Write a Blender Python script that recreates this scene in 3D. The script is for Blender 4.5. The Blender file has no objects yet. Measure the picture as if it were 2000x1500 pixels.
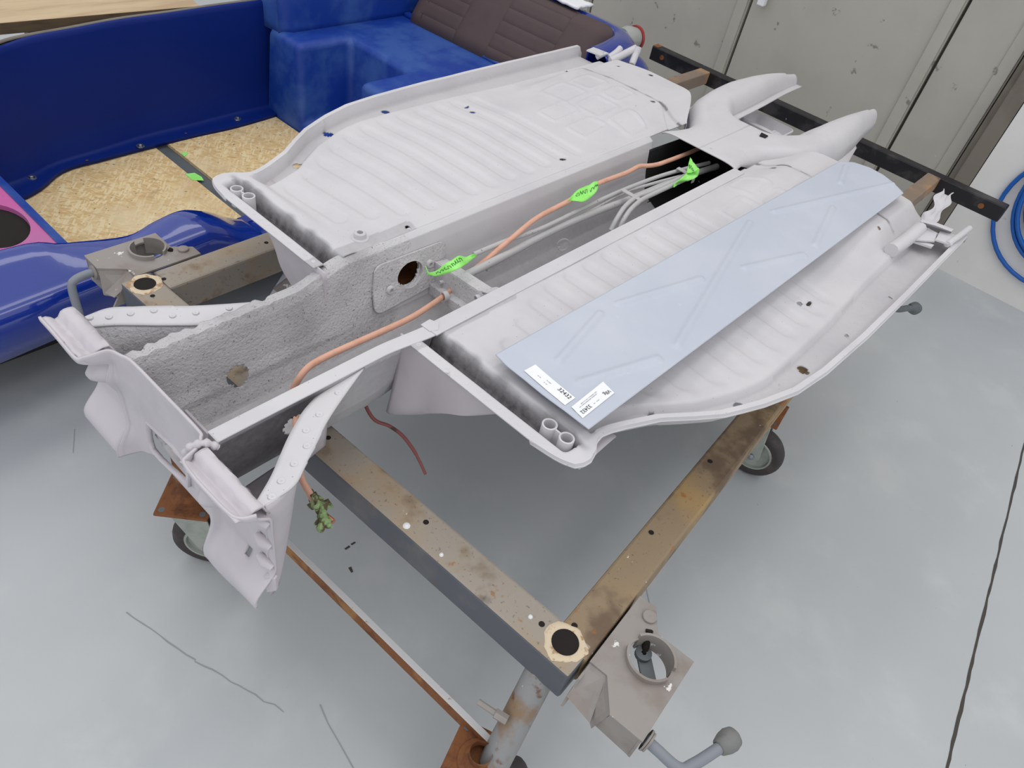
import bpy, math, random
from math import sin, cos, pi, sqrt, exp
from mathutils import Vector, Matrix, noise
random.seed(7)
SC = bpy.context.scene
COL = SC.collection

# ------------------------------------------------------------------ camera
CAM = Vector((0.0, -0.7776, 1.44))
FPX = 1440.0
RR = Vector((0.666619529, -0.726184965, 0.168148148))
DD = Vector((-0.424417630, -0.555223183, -0.715260017))
FF = Vector((0.612770821, 0.405441257, -0.678328219))
cd = bpy.data.cameras.new('camera'); cam = bpy.data.objects.new('camera', cd); COL.objects.link(cam)
cd.sensor_width = 36.0; cd.lens = 36.0 * FPX / 2000.0; cd.clip_start = 0.05
cam.matrix_world = Matrix(((RR.x, -DD.x, -FF.x, CAM.x), (RR.y, -DD.y, -FF.y, CAM.y), (RR.z, -DD.z, -FF.z, CAM.z), (0, 0, 0, 1)))
SC.camera = cam

# ------------------------------------------------------------------ world, lamps, exposure
w = bpy.data.worlds.new('workshop_air'); SC.world = w; w.use_nodes = True
bg = w.node_tree.nodes['Background']; bg.inputs[0].default_value = (0.93, 0.96, 1.0, 1); bg.inputs[1].default_value = 0.80

def area_lamp(name, loc, sx, sy, power, rot=(0, 0, 0), col=(1, 0.98, 0.95)):
    l = bpy.data.lights.new(name, 'AREA'); l.shape = 'RECTANGLE'; l.size = sx; l.size_y = sy; l.energy = power; l.color = col
    o = bpy.data.objects.new(name, l); COL.objects.link(o); o.location = loc; o.rotation_euler = rot
    return o
for y in (-3.2, -0.2, 3.0):
    area_lamp('ceiling_light_strip', (2.4, y, 6.0), 9.0, 1.1, 54)
SC.view_settings.view_transform = 'Standard'; SC.view_settings.look = 'None'
SC.view_settings.gamma = 1.0; SC.view_settings.use_curve_mapping = False
SC.view_settings.exposure = 0.17

# ------------------------------------------------------------------ pixel -> point on a real plane (authoring frame 2000x1500)
def ray(px, py): return RR * ((px - 1000) / FPX) + DD * ((py - 750) / FPX) + FF
def at(px, py, z): d = ray(px, py); return CAM + d * ((z - CAM.z) / d.z)
def atx(px, py, x): d = ray(px, py); return CAM + d * ((x - CAM.x) / d.x)
def aty(px, py, y): d = ray(px, py); return CAM + d * ((y - CAM.y) / d.y)

# ------------------------------------------------------------------ small maths
def sst(a, b, x):
    t = min(1.0, max(0.0, (x - a) / (b - a))); return t * t * (3 - 2 * t)
def lerp(a, b, t): return a + (b - a) * t
def table(pts):
    def f(x):
        if x <= pts[0][0]: return pts[0][1]
        for (a, b), (c, d) in zip(pts, pts[1:]):
            if x <= c: return lerp(b, d, (x - a) / (c - a))
        return pts[-1][1]
    return f
def nz(x, y, z=0.0, s=1.0): return noise.noise(Vector((x * s, y * s, z * s)))
def smooth_path(pts, n=8):
    pts = [Vector(p) for p in pts]; out = []
    for i in range(len(pts) - 1):
        p0 = pts[max(i - 1, 0)]; p1 = pts[i]; p2 = pts[i + 1]; p3 = pts[min(i + 2, len(pts) - 1)]
        for k in range(n):
            t = k / n
            out.append(0.5 * ((2 * p1) + (p2 - p0) * t + (2 * p0 - 5 * p1 + 4 * p2 - p3) * t * t + (3 * p1 - p0 - 3 * p2 + p3) * t ** 3))
    out.append(pts[-1]); return out

# ------------------------------------------------------------------ materials
def lin(r, g, b):
    f = lambda c: (c / 255 / 12.92) if c / 255 <= 0.04045 else ((c / 255 + 0.055) / 1.055) ** 2.4
    return (f(r), f(g), f(b), 1)
def material(name, base, rough=0.5, metal=0.0, layers=(), bump=(), attr=None, coat=0.0, rough_var=0.0, stretch=(1, 1, 1)):
    """layers: (kind, scale, detail, lo, hi, colour, amount); bump: (kind, scale, strength, distance)"""
    m = bpy.data.materials.new(name); m.use_nodes = True; nt = m.node_tree; N = nt.nodes; L = nt.links
    b = N['Principled BSDF']; b.inputs['Roughness'].default_value = rough; b.inputs['Metallic'].default_value = metal
    if name == 'satin_deep_blue': b.inputs['Specular IOR Level'].default_value = 0.22
    if coat: b.inputs['Coat Weight'].default_value = coat; b.inputs['Coat Roughness'].default_value = 0.03
    tc = N.new('ShaderNodeTexCoord'); mp = N.new('ShaderNodeMapping'); mp.inputs['Scale'].default_value = stretch
    L.new(tc.outputs['Object'], mp.inputs['Vector'])
    def tex(kind, scale, detail):
        if kind == 'noise':
            t = N.new('ShaderNodeTexNoise'); t.inputs['Scale'].default_value = scale; t.inputs['Detail'].default_value = detail
            t.inputs['Roughness'].default_value = 0.6; o = t.outputs['Fac']
        elif kind == 'wave':
            t = N.new('ShaderNodeTexWave'); t.inputs['Scale'].default_value = scale; t.inputs['Distortion'].default_value = detail; t.inputs['Detail'].default_value = 3; o = t.outputs['Fac']
        elif kind == 'cells':
            t = N.new('ShaderNodeTexVoronoi'); t.inputs['Scale'].default_value = scale; s = N.new('ShaderNodeSeparateColor'); L.new(t.outputs['Color'], s.inputs[0]); o = s.outputs[0]
        else:
            t = N.new('ShaderNodeTexVoronoi'); t.inputs['Scale'].default_value = scale; o = t.outputs['Distance']
        L.new(mp.outputs['Vector'], t.inputs['Vector']); return o
    rgb = N.new('ShaderNodeRGB'); rgb.outputs[0].default_value = base; cur = rgb.outputs[0]
    def mix(fac, col):
        nonlocal cur
        x = N.new('ShaderNodeMix'); x.data_type = 'RGBA'; L.new(fac, x.inputs['Factor']); L.new(cur, x.inputs['A']); x.inputs['B'].default_value = col; cur = x.outputs['Result']
    def ramp(src, lo, hi, amt):
        r = N.new('ShaderNodeMapRange'); r.interpolation_type = 'SMOOTHSTEP'; L.new(src, r.inputs['Value'])
        r.inputs['From Min'].default_value = lo; r.inputs['From Max'].default_value = hi; r.inputs['To Min'].default_value = 0; r.inputs['To Max'].default_value = amt
        return r.outputs['Result']
    for (kind, scale, detail, lo, hi, col, amt) in layers: mix(ramp(tex(kind, scale, detail), lo, hi, amt), col)
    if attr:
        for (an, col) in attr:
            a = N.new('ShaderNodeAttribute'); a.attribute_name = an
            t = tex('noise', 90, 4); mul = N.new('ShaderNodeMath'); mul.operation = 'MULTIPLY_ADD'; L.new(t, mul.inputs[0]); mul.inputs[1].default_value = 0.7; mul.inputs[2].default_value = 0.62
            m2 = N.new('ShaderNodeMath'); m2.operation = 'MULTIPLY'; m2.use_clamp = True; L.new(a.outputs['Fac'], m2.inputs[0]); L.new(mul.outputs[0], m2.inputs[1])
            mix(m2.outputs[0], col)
    L.new(cur, b.inputs['Base Color'])
    prev = None
    for (kind, scale, st, dist) in bump:
        bp = N.new('ShaderNodeBump'); bp.inputs['Strength'].default_value = st; bp.inputs['Distance'].default_value = dist
        L.new(tex(kind, scale, 4), bp.inputs['Height'])
        if prev: L.new(prev, bp.inputs['Normal'])
        prev = bp.outputs['Normal']
    if prev: L.new(prev, b.inputs['Normal'])
    if rough_var:
        r = N.new('ShaderNodeMapRange'); L.new(tex('noise', 14, 3), r.inputs['Value']); r.inputs['From Min'].default_value = 0.3; r.inputs['From Max'].default_value = 0.7
        r.inputs['To Min'].default_value = max(0.02, rough - rough_var); r.inputs['To Max'].default_value = rough + rough_var; L.new(r.outputs['Result'], b.inputs['Roughness'])
    return m

GRIME_SHADE = lin(62, 58, 60)  # dark tone for real grime and for shade painted into the tunnel wall
M = {}
M['primer'] = material('grey_primer', lin(212, 209, 211), 0.55, layers=(('noise', 6, 4, 0.35, 0.75, lin(200, 197, 200), 0.8), ('noise', 38, 5, 0.70, 0.80, lin(150, 144, 142), 0.7), ('spots', 70, 0, 0.07, 0.03, lin(110, 104, 104), 0.75)),
                       bump=(('noise', 420, 0.12, 0.0008),), attr=(('grime_shade', GRIME_SHADE),))
M['pitted'] = material('pitted_primer', lin(210, 207, 209), 0.6, layers=(('noise', 9, 4, 0.45, 0.75, lin(184, 181, 183), 0.7), ('noise', 210, 3, 0.60, 0.72, lin(105, 101, 103), 0.8), ('noise', 30, 5, 0.68, 0.76, lin(122, 104, 98), 0.6)),
                       bump=(('noise', 190, 0.9, 0.004), ('noise', 60, 0.35, 0.004)), attr=(('grime_shade', GRIME_SHADE),))
M['lilac'] = material('lilac_primer', lin(206, 199, 204), 0.5, layers=(('noise', 8, 3, 0.4, 0.7, lin(190, 185, 190), 0.8),), bump=(('noise', 300, 0.08, 0.0008),), attr=(('grime_shade', GRIME_SHADE),))
M['cover'] = material('zinc_grey_sheet', lin(193, 198, 210), 0.45, layers=(('noise', 5, 4, 0.4, 0.7, lin(200, 204, 215), 0.9), ('noise', 60, 5, 0.68, 0.78, lin(214, 220, 230), 0.6)), rough_var=0.07)
M['tube'] = material('primed_tube', lin(190, 188, 188), 0.5, layers=(('noise', 130, 3, 0.66, 0.72, lin(60, 52, 50), 0.9),))
M['copper'] = material('copper_pipe', lin(226, 174, 150), 0.55, metal=0.0, layers=(('noise', 30, 3, 0.45, 0.7, lin(212, 156, 130), 0.8),))
M['copper_bare'] = material('bare_copper', lin(178, 118, 84), 0.35, metal=0.5)
M['redwire'] = material('dull_red_pipe', lin(158, 92, 88), 0.55, layers=(('noise', 22, 2, 0.58, 0.66, lin(70, 62, 60), 0.9),))
M['tape'] = material('green_masking_tape', lin(150, 240, 110), 0.65, layers=(('noise', 40, 3, 0.4, 0.7, lin(172, 250, 140), 0.7),))
M['tape_old'] = material('dirty_green_tape', lin(146, 172, 118), 0.8, layers=(('noise', 60, 4, 0.43, 0.53, lin(92, 80, 56), 0.95),))
M['pen'] = material('dark_pen', lin(34, 92, 50), 0.7)
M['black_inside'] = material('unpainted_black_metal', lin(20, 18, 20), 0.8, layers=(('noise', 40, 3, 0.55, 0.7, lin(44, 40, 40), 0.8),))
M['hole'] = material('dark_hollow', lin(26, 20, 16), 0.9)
M['rust_top'] = material('rust_and_paint_steel', lin(158, 148, 136), 0.7, layers=(('noise', 4.5, 3, 0.45, 0.64, lin(166, 140, 104), 0.8), ('noise', 9, 4, 0.53, 0.68, lin(120, 102, 84), 0.85), ('noise', 6, 5, 0.62, 0.72, lin(62, 52, 46), 0.9),
                         ('noise', 26, 5, 0.63, 0.70, lin(150, 100, 52), 0.8), ('noise', 34, 6, 0.69, 0.72, lin(228, 220, 208), 0.95), ('noise', 150, 3, 0.62, 0.7, lin(92, 80, 68), 0.6)), bump=(('noise', 160, 0.3, 0.002),))
M['rust_brown'] = material('golden_rust_steel', lin(146, 126, 100), 0.7, layers=(('noise', 5, 3, 0.45, 0.64, lin(172, 140, 92), 0.8), ('noise', 8, 4, 0.50, 0.64, lin(104, 84, 66), 0.9), ('noise', 6, 5, 0.60, 0.70, lin(66, 54, 46), 0.9),
                         ('noise', 26, 5, 0.62, 0.70, lin(156, 100, 48), 0.8), ('noise', 30, 6, 0.675, 0.70, lin(228, 220, 208), 0.95), ('noise', 150, 3, 0.62, 0.7, lin(92, 80, 68), 0.6)), bump=(('noise', 160, 0.3, 0.002),))
M['grey_side'] = material('slate_painted_steel', lin(92, 95, 102), 0.55, layers=(('noise', 7, 4, 0.5, 0.7, lin(120, 116, 114), 0.8), ('noise', 24, 5, 0.64, 0.72, lin(122, 84, 52), 0.9)), bump=(('noise', 120, 0.15, 0.001),))
M['leg_paint'] = material('worn_grey_leg_paint', lin(146, 146, 146), 0.6, layers=(('noise', 9, 5, 0.50, 0.64, lin(140, 104, 62), 0.75), ('noise', 26, 5, 0.58, 0.68, lin(110, 66, 34), 0.85), ('noise', 50, 4, 0.66, 0.7, lin(215, 205, 180), 0.9)), bump=(('noise', 140, 0.3, 0.002),))
M['rust'] = material('brown_rust', lin(132, 82, 46), 0.8, layers=(('noise', 30, 5, 0.45, 0.65, lin(100, 58, 32), 0.9), ('noise', 16, 4, 0.55, 0.7, lin(170, 124, 76), 0.7)), bump=(('noise', 150, 0.5, 0.002),))
M['white_bar'] = material('white_bar_paint', lin(205, 203, 204), 0.5, layers=(('noise', 45, 5, 0.64, 0.70, lin(140, 98, 58), 0.9),))
M['zinc'] = material('galvanised_fork', lin(176, 180, 172), 0.4, metal=0.35, layers=(('noise', 20, 4, 0.45, 0.7, lin(150, 154, 146), 0.8),))
M['rubber'] = material('black_rubber', lin(64, 58, 58), 0.75, layers=(('noise', 20, 4, 0.5, 0.7, lin(92, 82, 78), 0.7),))
M['bracket'] = material('dusty_grey_bracket', lin(152, 145, 140), 0.6, layers=(('noise', 12, 4, 0.45, 0.7, lin(134, 122, 114), 0.8), ('noise', 30, 5, 0.655, 0.675, lin(232, 230, 226), 0.95)), bump=(('noise', 200, 0.15, 0.001),))
M['crank'] = material('grey_painted_crank', lin(132, 136, 144), 0.5)
M['knob'] = material('worn_grey_knob', lin(122, 122, 120), 0.6, layers=(('noise', 40, 4, 0.5, 0.7, lin(98, 98, 96), 0.7),))
M['black_tube'] = material('black_painted_tube', lin(30, 28, 32), 0.42, layers=(('noise', 14, 4, 0.5, 0.7, lin(70, 66, 66), 0.75), ('noise', 45, 5, 0.72, 0.74, lin(190, 188, 186), 0.8)))
M['rail'] = material('brown_rail_steel', lin(140, 122, 108), 0.6, layers=(('noise', 7, 4, 0.45, 0.65, lin(178, 140, 100), 0.85), ('noise', 20, 4, 0.58, 0.7, lin(96, 82, 72), 0.8)))
M['blue_gloss'] = material('glossy_metallic_blue', lin(6, 42, 140), 0.16, metal=0.0, coat=1.0, layers=(('noise', 900, 2, 0.45, 0.65, lin(12, 54, 158), 0.5),))
M['blue_wall'] = material('satin_deep_blue', lin(5, 36, 116), 0.5, coat=0.0, layers=(('noise', 3, 3, 0.4, 0.7, lin(5, 34, 114), 0.8),), bump=(('noise', 240, 0.10, 0.001),))
M['blue_liner'] = material('textured_blue_liner', lin(8, 56, 150), 0.5, layers=(('noise', 5, 4, 0.38, 0.62, lin(58, 96, 166), 0.8),), bump=(('noise', 260, 0.35, 0.0015),))
M['pink'] = material('pink_filler_primer', lin(198, 96, 160), 0.6, layers=(('noise', 9, 4, 0.42, 0.66, lin(184, 112, 160), 0.8), ('noise', 45, 5, 0.68, 0.72, lin(94, 66, 84), 0.9)))
M['osb'] = material('strand_board', lin(232, 204, 152), 0.75)
M['wood'] = material('sawn_plank_face', lin(204, 180, 146), 0.7, layers=(('noise', 6, 5, 0.42, 0.65, lin(180, 152, 118), 0.85), ('noise', 22, 5, 0.6, 0.72, lin(222, 206, 180), 0.6)), stretch=(0.35, 2.5, 2.5))
M['wood_edge'] = material('sawn_plank_edge', lin(112, 92, 68), 0.8, layers=(('noise', 12, 5, 0.45, 0.68, lin(84, 66, 48), 0.85),), stretch=(0.5, 3, 3))
M['seat'] = material('brown_upholstery', lin(82, 66, 66), 0.75, layers=(('noise', 5, 3, 0.4, 0.7, lin(74, 60, 60), 0.8),), bump=(('noise', 500, 0.2, 0.0008),))
M['chrome'] = material('steel_bolt', lin(170, 174, 180), 0.25, metal=0.9)
M['lens'] = material('clear_lens', lin(166, 168, 164), 0.15, coat=0.6)
M['red_lens'] = material('red_lens', lin(150, 34, 34), 0.2, coat=0.6)
M['white_cloth'] = material('white_cloth', lin(236, 236, 238), 0.8)
M['floor'] = material('grey_epoxy_floor', lin(188, 191, 192), 0.38, layers=(('noise', 0.9, 4, 0.40, 0.68, lin(180, 184, 186), 0.9), ('noise', 4.5, 6, 0.5, 0.72, lin(196, 198, 198), 0.7), ('noise', 17, 6, 0.70, 0.76, lin(164, 168, 168), 0.6), ('noise', 42, 4, 0.735, 0.75, lin(66, 66, 66), 0.85), ('noise', 33, 4, 0.75, 0.77, lin(226, 228, 226), 0.85)), rough_var=0.08)
M['joint'] = material('dark_joint_sealer', lin(72, 68, 64), 0.9)
M['scratch'] = material('floor_scuff', lin(152, 156, 158), 0.7)
M['wall_white'] = material('white_wall_paint', lin(226, 223, 219), 0.7, layers=(('noise', 7, 4, 0.4, 0.7, lin(232, 229, 226), 0.8), ('noise', 28, 5, 0.68, 0.75, lin(206, 200, 192), 0.8)), bump=(('noise', 60, 0.1, 0.001),))
M['door_panel'] = material('dusty_grey_door_panel', lin(180, 176, 166), 0.6, layers=(('noise', 3, 4, 0.4, 0.7, lin(172, 168, 159), 0.9), ('noise', 11, 5, 0.655, 0.70, lin(112, 106, 98), 0.75), ('noise', 55, 4, 0.735, 0.75, lin(212, 206, 198), 0.9)))
M['door_edge'] = material('door_edge_trim', lin(124, 116, 106), 0.6, layers=(('noise', 6, 4, 0.45, 0.7, lin(104, 96, 86), 0.8),))
M['hose'] = material('blue_air_hose', lin(20, 92, 176), 0.35)
M['hose_black'] = material('black_cable', lin(20, 26, 28), 0.4)
M['sticker'] = material('white_label_paper', lin(246, 246, 248), 0.5)
M['ink'] = material('black_print', lin(44, 44, 48), 0.6)
M['ink_soft'] = material('grey_print', lin(172, 172, 178), 0.6)
M['grey_bench'] = material('dark_grey_steel', lin(96, 102, 106), 0.5, layers=(('noise', 5, 3, 0.45, 0.7, lin(76, 82, 86), 0.8),))
# strand board: layered stretched cells turned in three directions
def strands(m):
    nt = m.node_tree; N = nt.nodes; L = nt.links; b = N['Principled BSDF']; tc = N.new('ShaderNodeTexCoord')
    rgb = N.new('ShaderNodeRGB'); rgb.outputs[0].default_value = lin(222, 190, 136); cur = rgb.outputs[0]
    for k, (rot, lo, col, amt) in enumerate(((0.2, 0.35, lin(236, 208, 156), 0.9), (1.3, 0.60, lin(212, 178, 126), 0.7), (2.3, 0.62, lin(240, 220, 176), 0.85), (0.9, 0.84, lin(200, 162, 112), 0.6), (0.4, 0.965, lin(92, 66, 42), 0.9))):
        m0 = N.new('ShaderNodeMapping'); m0.inputs['Rotation'].default_value = (0, 0, rot); L.new(tc.outputs['Object'], m0.inputs['Vector']); mp = N.new('ShaderNodeMapping'); mp.inputs['Location'].default_value = (k * 3.1, k, 0); mp.inputs['Scale'].default_value = (34, 165, 20)
        L.new(m0.outputs['Vector'], mp.inputs['Vector']); v = N.new('ShaderNodeTexVoronoi'); v.inputs['Scale'].default_value = 1.0; L.new(mp.outputs['Vector'], v.inputs['Vector'])
        s = N.new('ShaderNodeSeparateColor'); L.new(v.outputs['Color'], s.inputs[0])
        r = N.new('ShaderNodeMapRange'); L.new(s.outputs[0], r.inputs['Value']); r.inputs['From Min'].default_value = lo; r.inputs['From Max'].default_value = lo + 0.12; r.inputs['To Max'].default_value = amt
        x = N.new('ShaderNodeMix'); x.data_type = 'RGBA'; L.new(r.outputs['Result'], x.inputs['Factor']); L.new(cur, x.inputs['A']); x.inputs['B'].default_value = col; cur = x.outputs['Result']
    for sc, lo, hi, col, amt in ((5, .45, .7, lin(206, 176, 130), .6), (3.2, .5, .7, lin(240, 222, 182), .55), (70, .66, .70, lin(104, 78, 50), .8), (9, .68, .76, lin(150, 122, 88), .6)):
        t = N.new('ShaderNodeTexNoise'); t.inputs['Scale'].default_value = sc; t.inputs['Detail'].default_value = 5; L.new(tc.outputs['Object'], t.inputs['Vector'])
        r = N.new('ShaderNodeMapRange'); r.interpolation_type = 'SMOOTHSTEP'; L.new(t.outputs['Fac'], r.inputs['Value']); r.inputs['From Min'].default_value = lo; r.inputs['From Max'].default_value = hi; r.inputs['To Max'].default_value = amt
        x = N.new('ShaderNodeMix'); x.data_type = 'RGBA'; L.new(r.outputs['Result'], x.inputs['Factor']); L.new(cur, x.inputs['A']); x.inputs['B'].default_value = col; cur = x.outputs['Result']
    L.new(cur, b.inputs['Base Color'])
    t = N.new('ShaderNodeTexNoise'); t.inputs['Scale'].default_value = 120; bp = N.new('ShaderNodeBump'); bp.inputs['Strength'].default_value = 0.4; bp.inputs['Distance'].default_value = 0.002
    L.new(tc.outputs['Object'], t.inputs['Vector']); L.new(t.outputs['Fac'], bp.inputs['Height']); L.new(bp.outputs['Normal'], b.inputs['Normal'])
strands(M['osb'])

# ------------------------------------------------------------------ mesh building
class MB:
    def __init__(s): s.v = []; s.f = []; s.mi = []; s.g = []
    def add(s, vs, fs, mi=0, g=None):
        o = len(s.v); s.v += [Vector(v) for v in vs]; s.f += [tuple(i + o for i in f) for f in fs]; s.mi += [mi] * len(fs)
        s.g += (g if g else [0.0] * len(vs)); return s
    def box(s, c, size, ax=None, mi=0, top_mi=None):
        c = Vector(c); X, Y, Z = ax if ax else (Vector((1, 0, 0)), Vector((0, 1, 0)), Vector((0, 0, 1)))
        a, b, d = (q / 2 for q in size)
        vs = [c + X * (a * i) + Y * (b * j) + Z * (d * k) for k in (-1, 1) for j in (-1, 1) for i in (-1, 1)]
        s.add(vs, [(0, 2, 3, 1), (4, 5, 7, 6), (0, 1, 5, 4), (2, 6, 7, 3), (0, 4, 6, 2), (1, 3, 7, 5)], mi)
        if top_mi is not None: s.mi[-5] = top_mi
        return s
    def bar(s, p0, p1, wd, h, up=(0, 0, 1), mi=0, top_mi=None):
        p0 = Vector(p0); p1 = Vector(p1); X = (p1 - p0); ln = X.length; X.normalize(); up = Vector(up); Y = up.cross(X).normalized(); Z = X.cross(Y)
        return s.box((p0 + p1) / 2, (ln, wd, h), (X, Y, Z), mi, top_mi)
    def tube(s, pts, r, seg=10, caps=True, mi=0):
        pts = [Vector(p) for p in pts]; n = len(pts); rs = r if isinstance(r, (list, tuple)) else [r] * n
        t0 = (pts[1] - pts[0]).normalized(); u = t0.orthogonal().normalized(); vs = []; fs = []
        for i, p in enumerate(pts):
            t = (pts[min(i + 1, n - 1)] - pts[max(i - 1, 0)]).normalized(); u = (u - t * u.dot(t)).normalized(); b = t.cross(u)
            vs += [p + (u * cos(2 * pi * k / seg) + b * sin(2 * pi * k / seg)) * rs[i] for k in range(seg)]
        for i in range(n - 1):
            for k in range(seg): a = i * seg + k; c = i * seg + (k + 1) % seg; fs.append((a, c, c + seg, a + seg))
        if caps: fs += [tuple(range(seg))[::-1], tuple(range((n - 1) * seg, n * seg))]
        return s.add(vs, fs, mi)
    def lathe(s, prof, c, axis=(0, 0, 1), seg=24, mi=0):
        c = Vector(c); A = Vector(axis).normalized(); u = A.orthogonal().normalized(); b = A.cross(u); vs = []; fs = []; n = len(prof)
        for (r, h) in prof: vs += [c + A * h + (u * cos(2 * pi * k / seg) + b * sin(2 * pi * k / seg)) * r for k in range(seg)]
        for i in range(n - 1):
            for k in range(seg): a = i * seg + k; d = i * seg + (k + 1) % seg; fs.append((a, d, d + seg, a + seg))
        return s.add(vs, fs, mi)
    def prism(s, poly, d, mi=0):
        """polygon of points swept by vector d"""
        n = len(poly); d = Vector(d); vs = [Vector(p) for p in poly] + [Vector(p) + d for p in poly]
        fs = [tuple(range(n))[::-1], tuple(range(n, 2 * n))] + [(i, (i + 1) % n, (i + 1) % n + n, i + n) for i in range(n)]
        return s.add(vs, fs, mi)
    def grid(s, nx, ny, fn, mi=0, gfn=None, keep=None, flip=False):
        vs = [Vector(fn(i / nx, j / ny)) for i in range(nx + 1) for j in range(ny + 1)]
        g = [gfn(v) for v in vs] if gfn else None; fs = []
        for i in range(nx):
            for j in range(ny):
                a = i * (ny + 1) + j; q = (a, a + ny + 1, a + ny + 2, a + 1)
                if flip: q = q[::-1]
                if keep and not keep((vs[q[0]] + vs[q[1]] + vs[q[2]] + vs[q[3]]) / 4): continue
                fs.append(q)
        return s.add(vs, fs, mi, g)
    def loft(s, rings, closed=True, mi=0, caps=False):
        n = len(rings[0]); vs = [Vector(p) for r in rings for p in r]; fs = []
        for i in range(len(rings) - 1):
            for k in range(n if closed else n - 1): a = i * n + k; c = i * n + (k + 1) % n; fs.append((a, c, c + n, a + n))
        if caps: fs += [tuple(range(n))[::-1], tuple(range((len(rings) - 1) * n, len(rings) * n))]
        return s.add(vs, fs, mi)

def wloc(o):
    p = Vector((0, 0, 0))
    while o: p = p + o.location; o = o.parent
    return p
def part(name, mb, mats, parent=None, solid=0, bevel=0, smooth=40, sub=0, offset=0, label=None, origin=None):
    base = wloc(parent) if parent else Vector((0, 0, 0))
    me = bpy.data.meshes.new(name)
    og = Vector(origin) if origin is not None else base
    me.from_pydata([tuple(v - og) for v in mb.v], [], mb.f)
    ml = mats if isinstance(mats, (list, tuple)) else [mats]
    for m in ml: me.materials.append(M[m] if isinstance(m, str) else m)
    if len(ml) > 1: me.polygons.foreach_set('material_index', mb.mi)
    if any(mb.g):
        a = me.attributes.new('grime_shade', 'FLOAT', 'POINT'); a.data.foreach_set('value', mb.g)
    me.validate(); me.update()
    if smooth:
        me.polygons.foreach_set('use_smooth', [True] * len(me.polygons)); me.set_sharp_from_angle(angle=math.radians(smooth))
    o = bpy.data.objects.new(name, me); COL.objects.link(o)
    if parent: o.parent = parent
    o.location = og - base
    if bevel:
        b = o.modifiers.new('bevel', 'BEVEL'); b.width = bevel; b.segments = 2; b.limit_method = 'ANGLE'; b.angle_limit = math.radians(40)
    if sub:
        q = o.modifiers.new('sub', 'SUBSURF'); q.levels = sub; q.render_levels = sub
    if solid:
        q = o.modifiers.new('solid', 'SOLIDIFY'); q.thickness = solid; q.offset = offset
    if label: o['label'] = label
    return o
def thing(name, label, cat, loc, group=None):
    o = bpy.data.objects.new(name, None); COL.objects.link(o); o.location = loc; o.empty_display_size = 0.05
    return tag(o, label, cat, group)
def tag(o, label, cat, group=None):
    o['label'] = label; o['category'] = cat
    if group: o['group'] = group
    return o
def struct(o): o['kind'] = 'structure'; return o

# ================================================================== THE SETTING
fl = MB(); fl.box((1.5, 1.5, -0.06), (11, 13, 0.12))
floor = struct(part('floor', fl, 'floor', smooth=0))
def floor_strip(name, pts, wd, m, h=0.0006):
    mb = MB(); P = [at(px, py, 0.0) for px, py in pts]; vs = []; fs = []
    for i, p in enumerate(P):
        t = (P[min(i + 1, len(P) - 1)] - P[max(i - 1, 0)]).normalized(); nn = Vector((-t.y, t.x, 0)); ww = wd * (0.7 + 0.6 * random.random())
        vs += [p + nn * ww / 2 + Vector((0, 0, h)), p - nn * ww / 2 + Vector((0, 0, h))]
    fs = [(2 * i, 2 * i + 1, 2 * i + 3, 2 * i + 2) for i in range(len(P) - 1)]
    mb.add(vs, fs); return part(name, mb, m, floor, smooth=0)
def seg_px(a, b, n, jit=0.0): return [(lerp(a[0], b[0], i / n) + random.uniform(-jit, jit), lerp(a[1], b[1], i / n) + random.uniform(-jit, jit)) for i in range(n + 1)]
floor_strip('floor_joint', seg_px((2060, 620), (1835, 1560), 60, 0.8), 0.0065, 'joint')
floor_strip('floor_scratch', seg_px((246, 1194), (380, 1290), 8, 2) + seg_px((380, 1290), (552, 1388), 10, 3), 0.0024, 'scratch')
floor_strip('floor_scratch', [(625, 1376), (640, 1412), (662, 1450), (690, 1500), (700, 1530)], 0.0024, 'scratch')
floor_strip('floor_scratch', [(1250, 1100), (1262, 1150), (1273, 1200)], 0.0018, 'scratch')
floor_strip('floor_scratch', [(146, 838), (143, 885)], 0.0018, 'scratch')
for a, b in (((674, 1073), (683, 1067)), ((686, 1064), (694, 1059)), ((683, 1108), (688, 1118))): floor_strip('floor_scratch', [a, b], 0.006, 'joint')

XW = 3.27
wb = MB(); wb.box((XW + 0.1, -2.53, 2.0), (0.2, 4.1, 4.0)); struct(part('wall_back', wb, 'wall_white', smooth=0))
wb = MB(); wb.box((XW + 0.25, 4.5, 2.0), (0.2, 10.0, 4.0)); struct(part('wall_rear', wb, 'wall_white', smooth=0))
wb = MB(); wb.box((-.3, 7.9, 2.0), (7.4, 0.2, 4.0)); struct(part('wall_left', wb, 'wall_white', smooth=0))
tr = MB(); tr.box((XW + 0.03, -0.447, 1.9), (0.06, 0.06, 3.8)); tr.box((XW + 0.045, -0.405, 1.9), (0.03, 0.025, 3.8))
struct(part('trim_1', tr, 'door_edge', bevel=0.003, smooth=0))
dr = MB(); dr.box((XW + 0.12, 1.6, 1.9), (0.02, 4.0, 3.8)); door = struct(part('door_1', dr, 'door_edge', smooth=0))
ye = [-0.39, -0.128, 0.68, 1.49, 2.3, 3.1]
for a, b in zip(ye, ye[1:]):
    mb = MB(); mb.box((XW + 0.085, (a + b) / 2, 1.9), (0.03, b - a - 0.012, 3.8)); mb.box((XW + 0.066, a + 0.035, 1.9), (0.014, 0.046, 3.8))
    part('door_panel', mb, 'door_panel', door, bevel=0.002, smooth=0)
hd = MB(); p = atx(1490, 5, XW + 0.05); hd.box(p + Vector((-0.01, 0, 0.035)), (0.03, 0.032, 0.09)); part('door_handle', hd, 'white_cloth', door, bevel=0.004, smooth=0)

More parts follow.
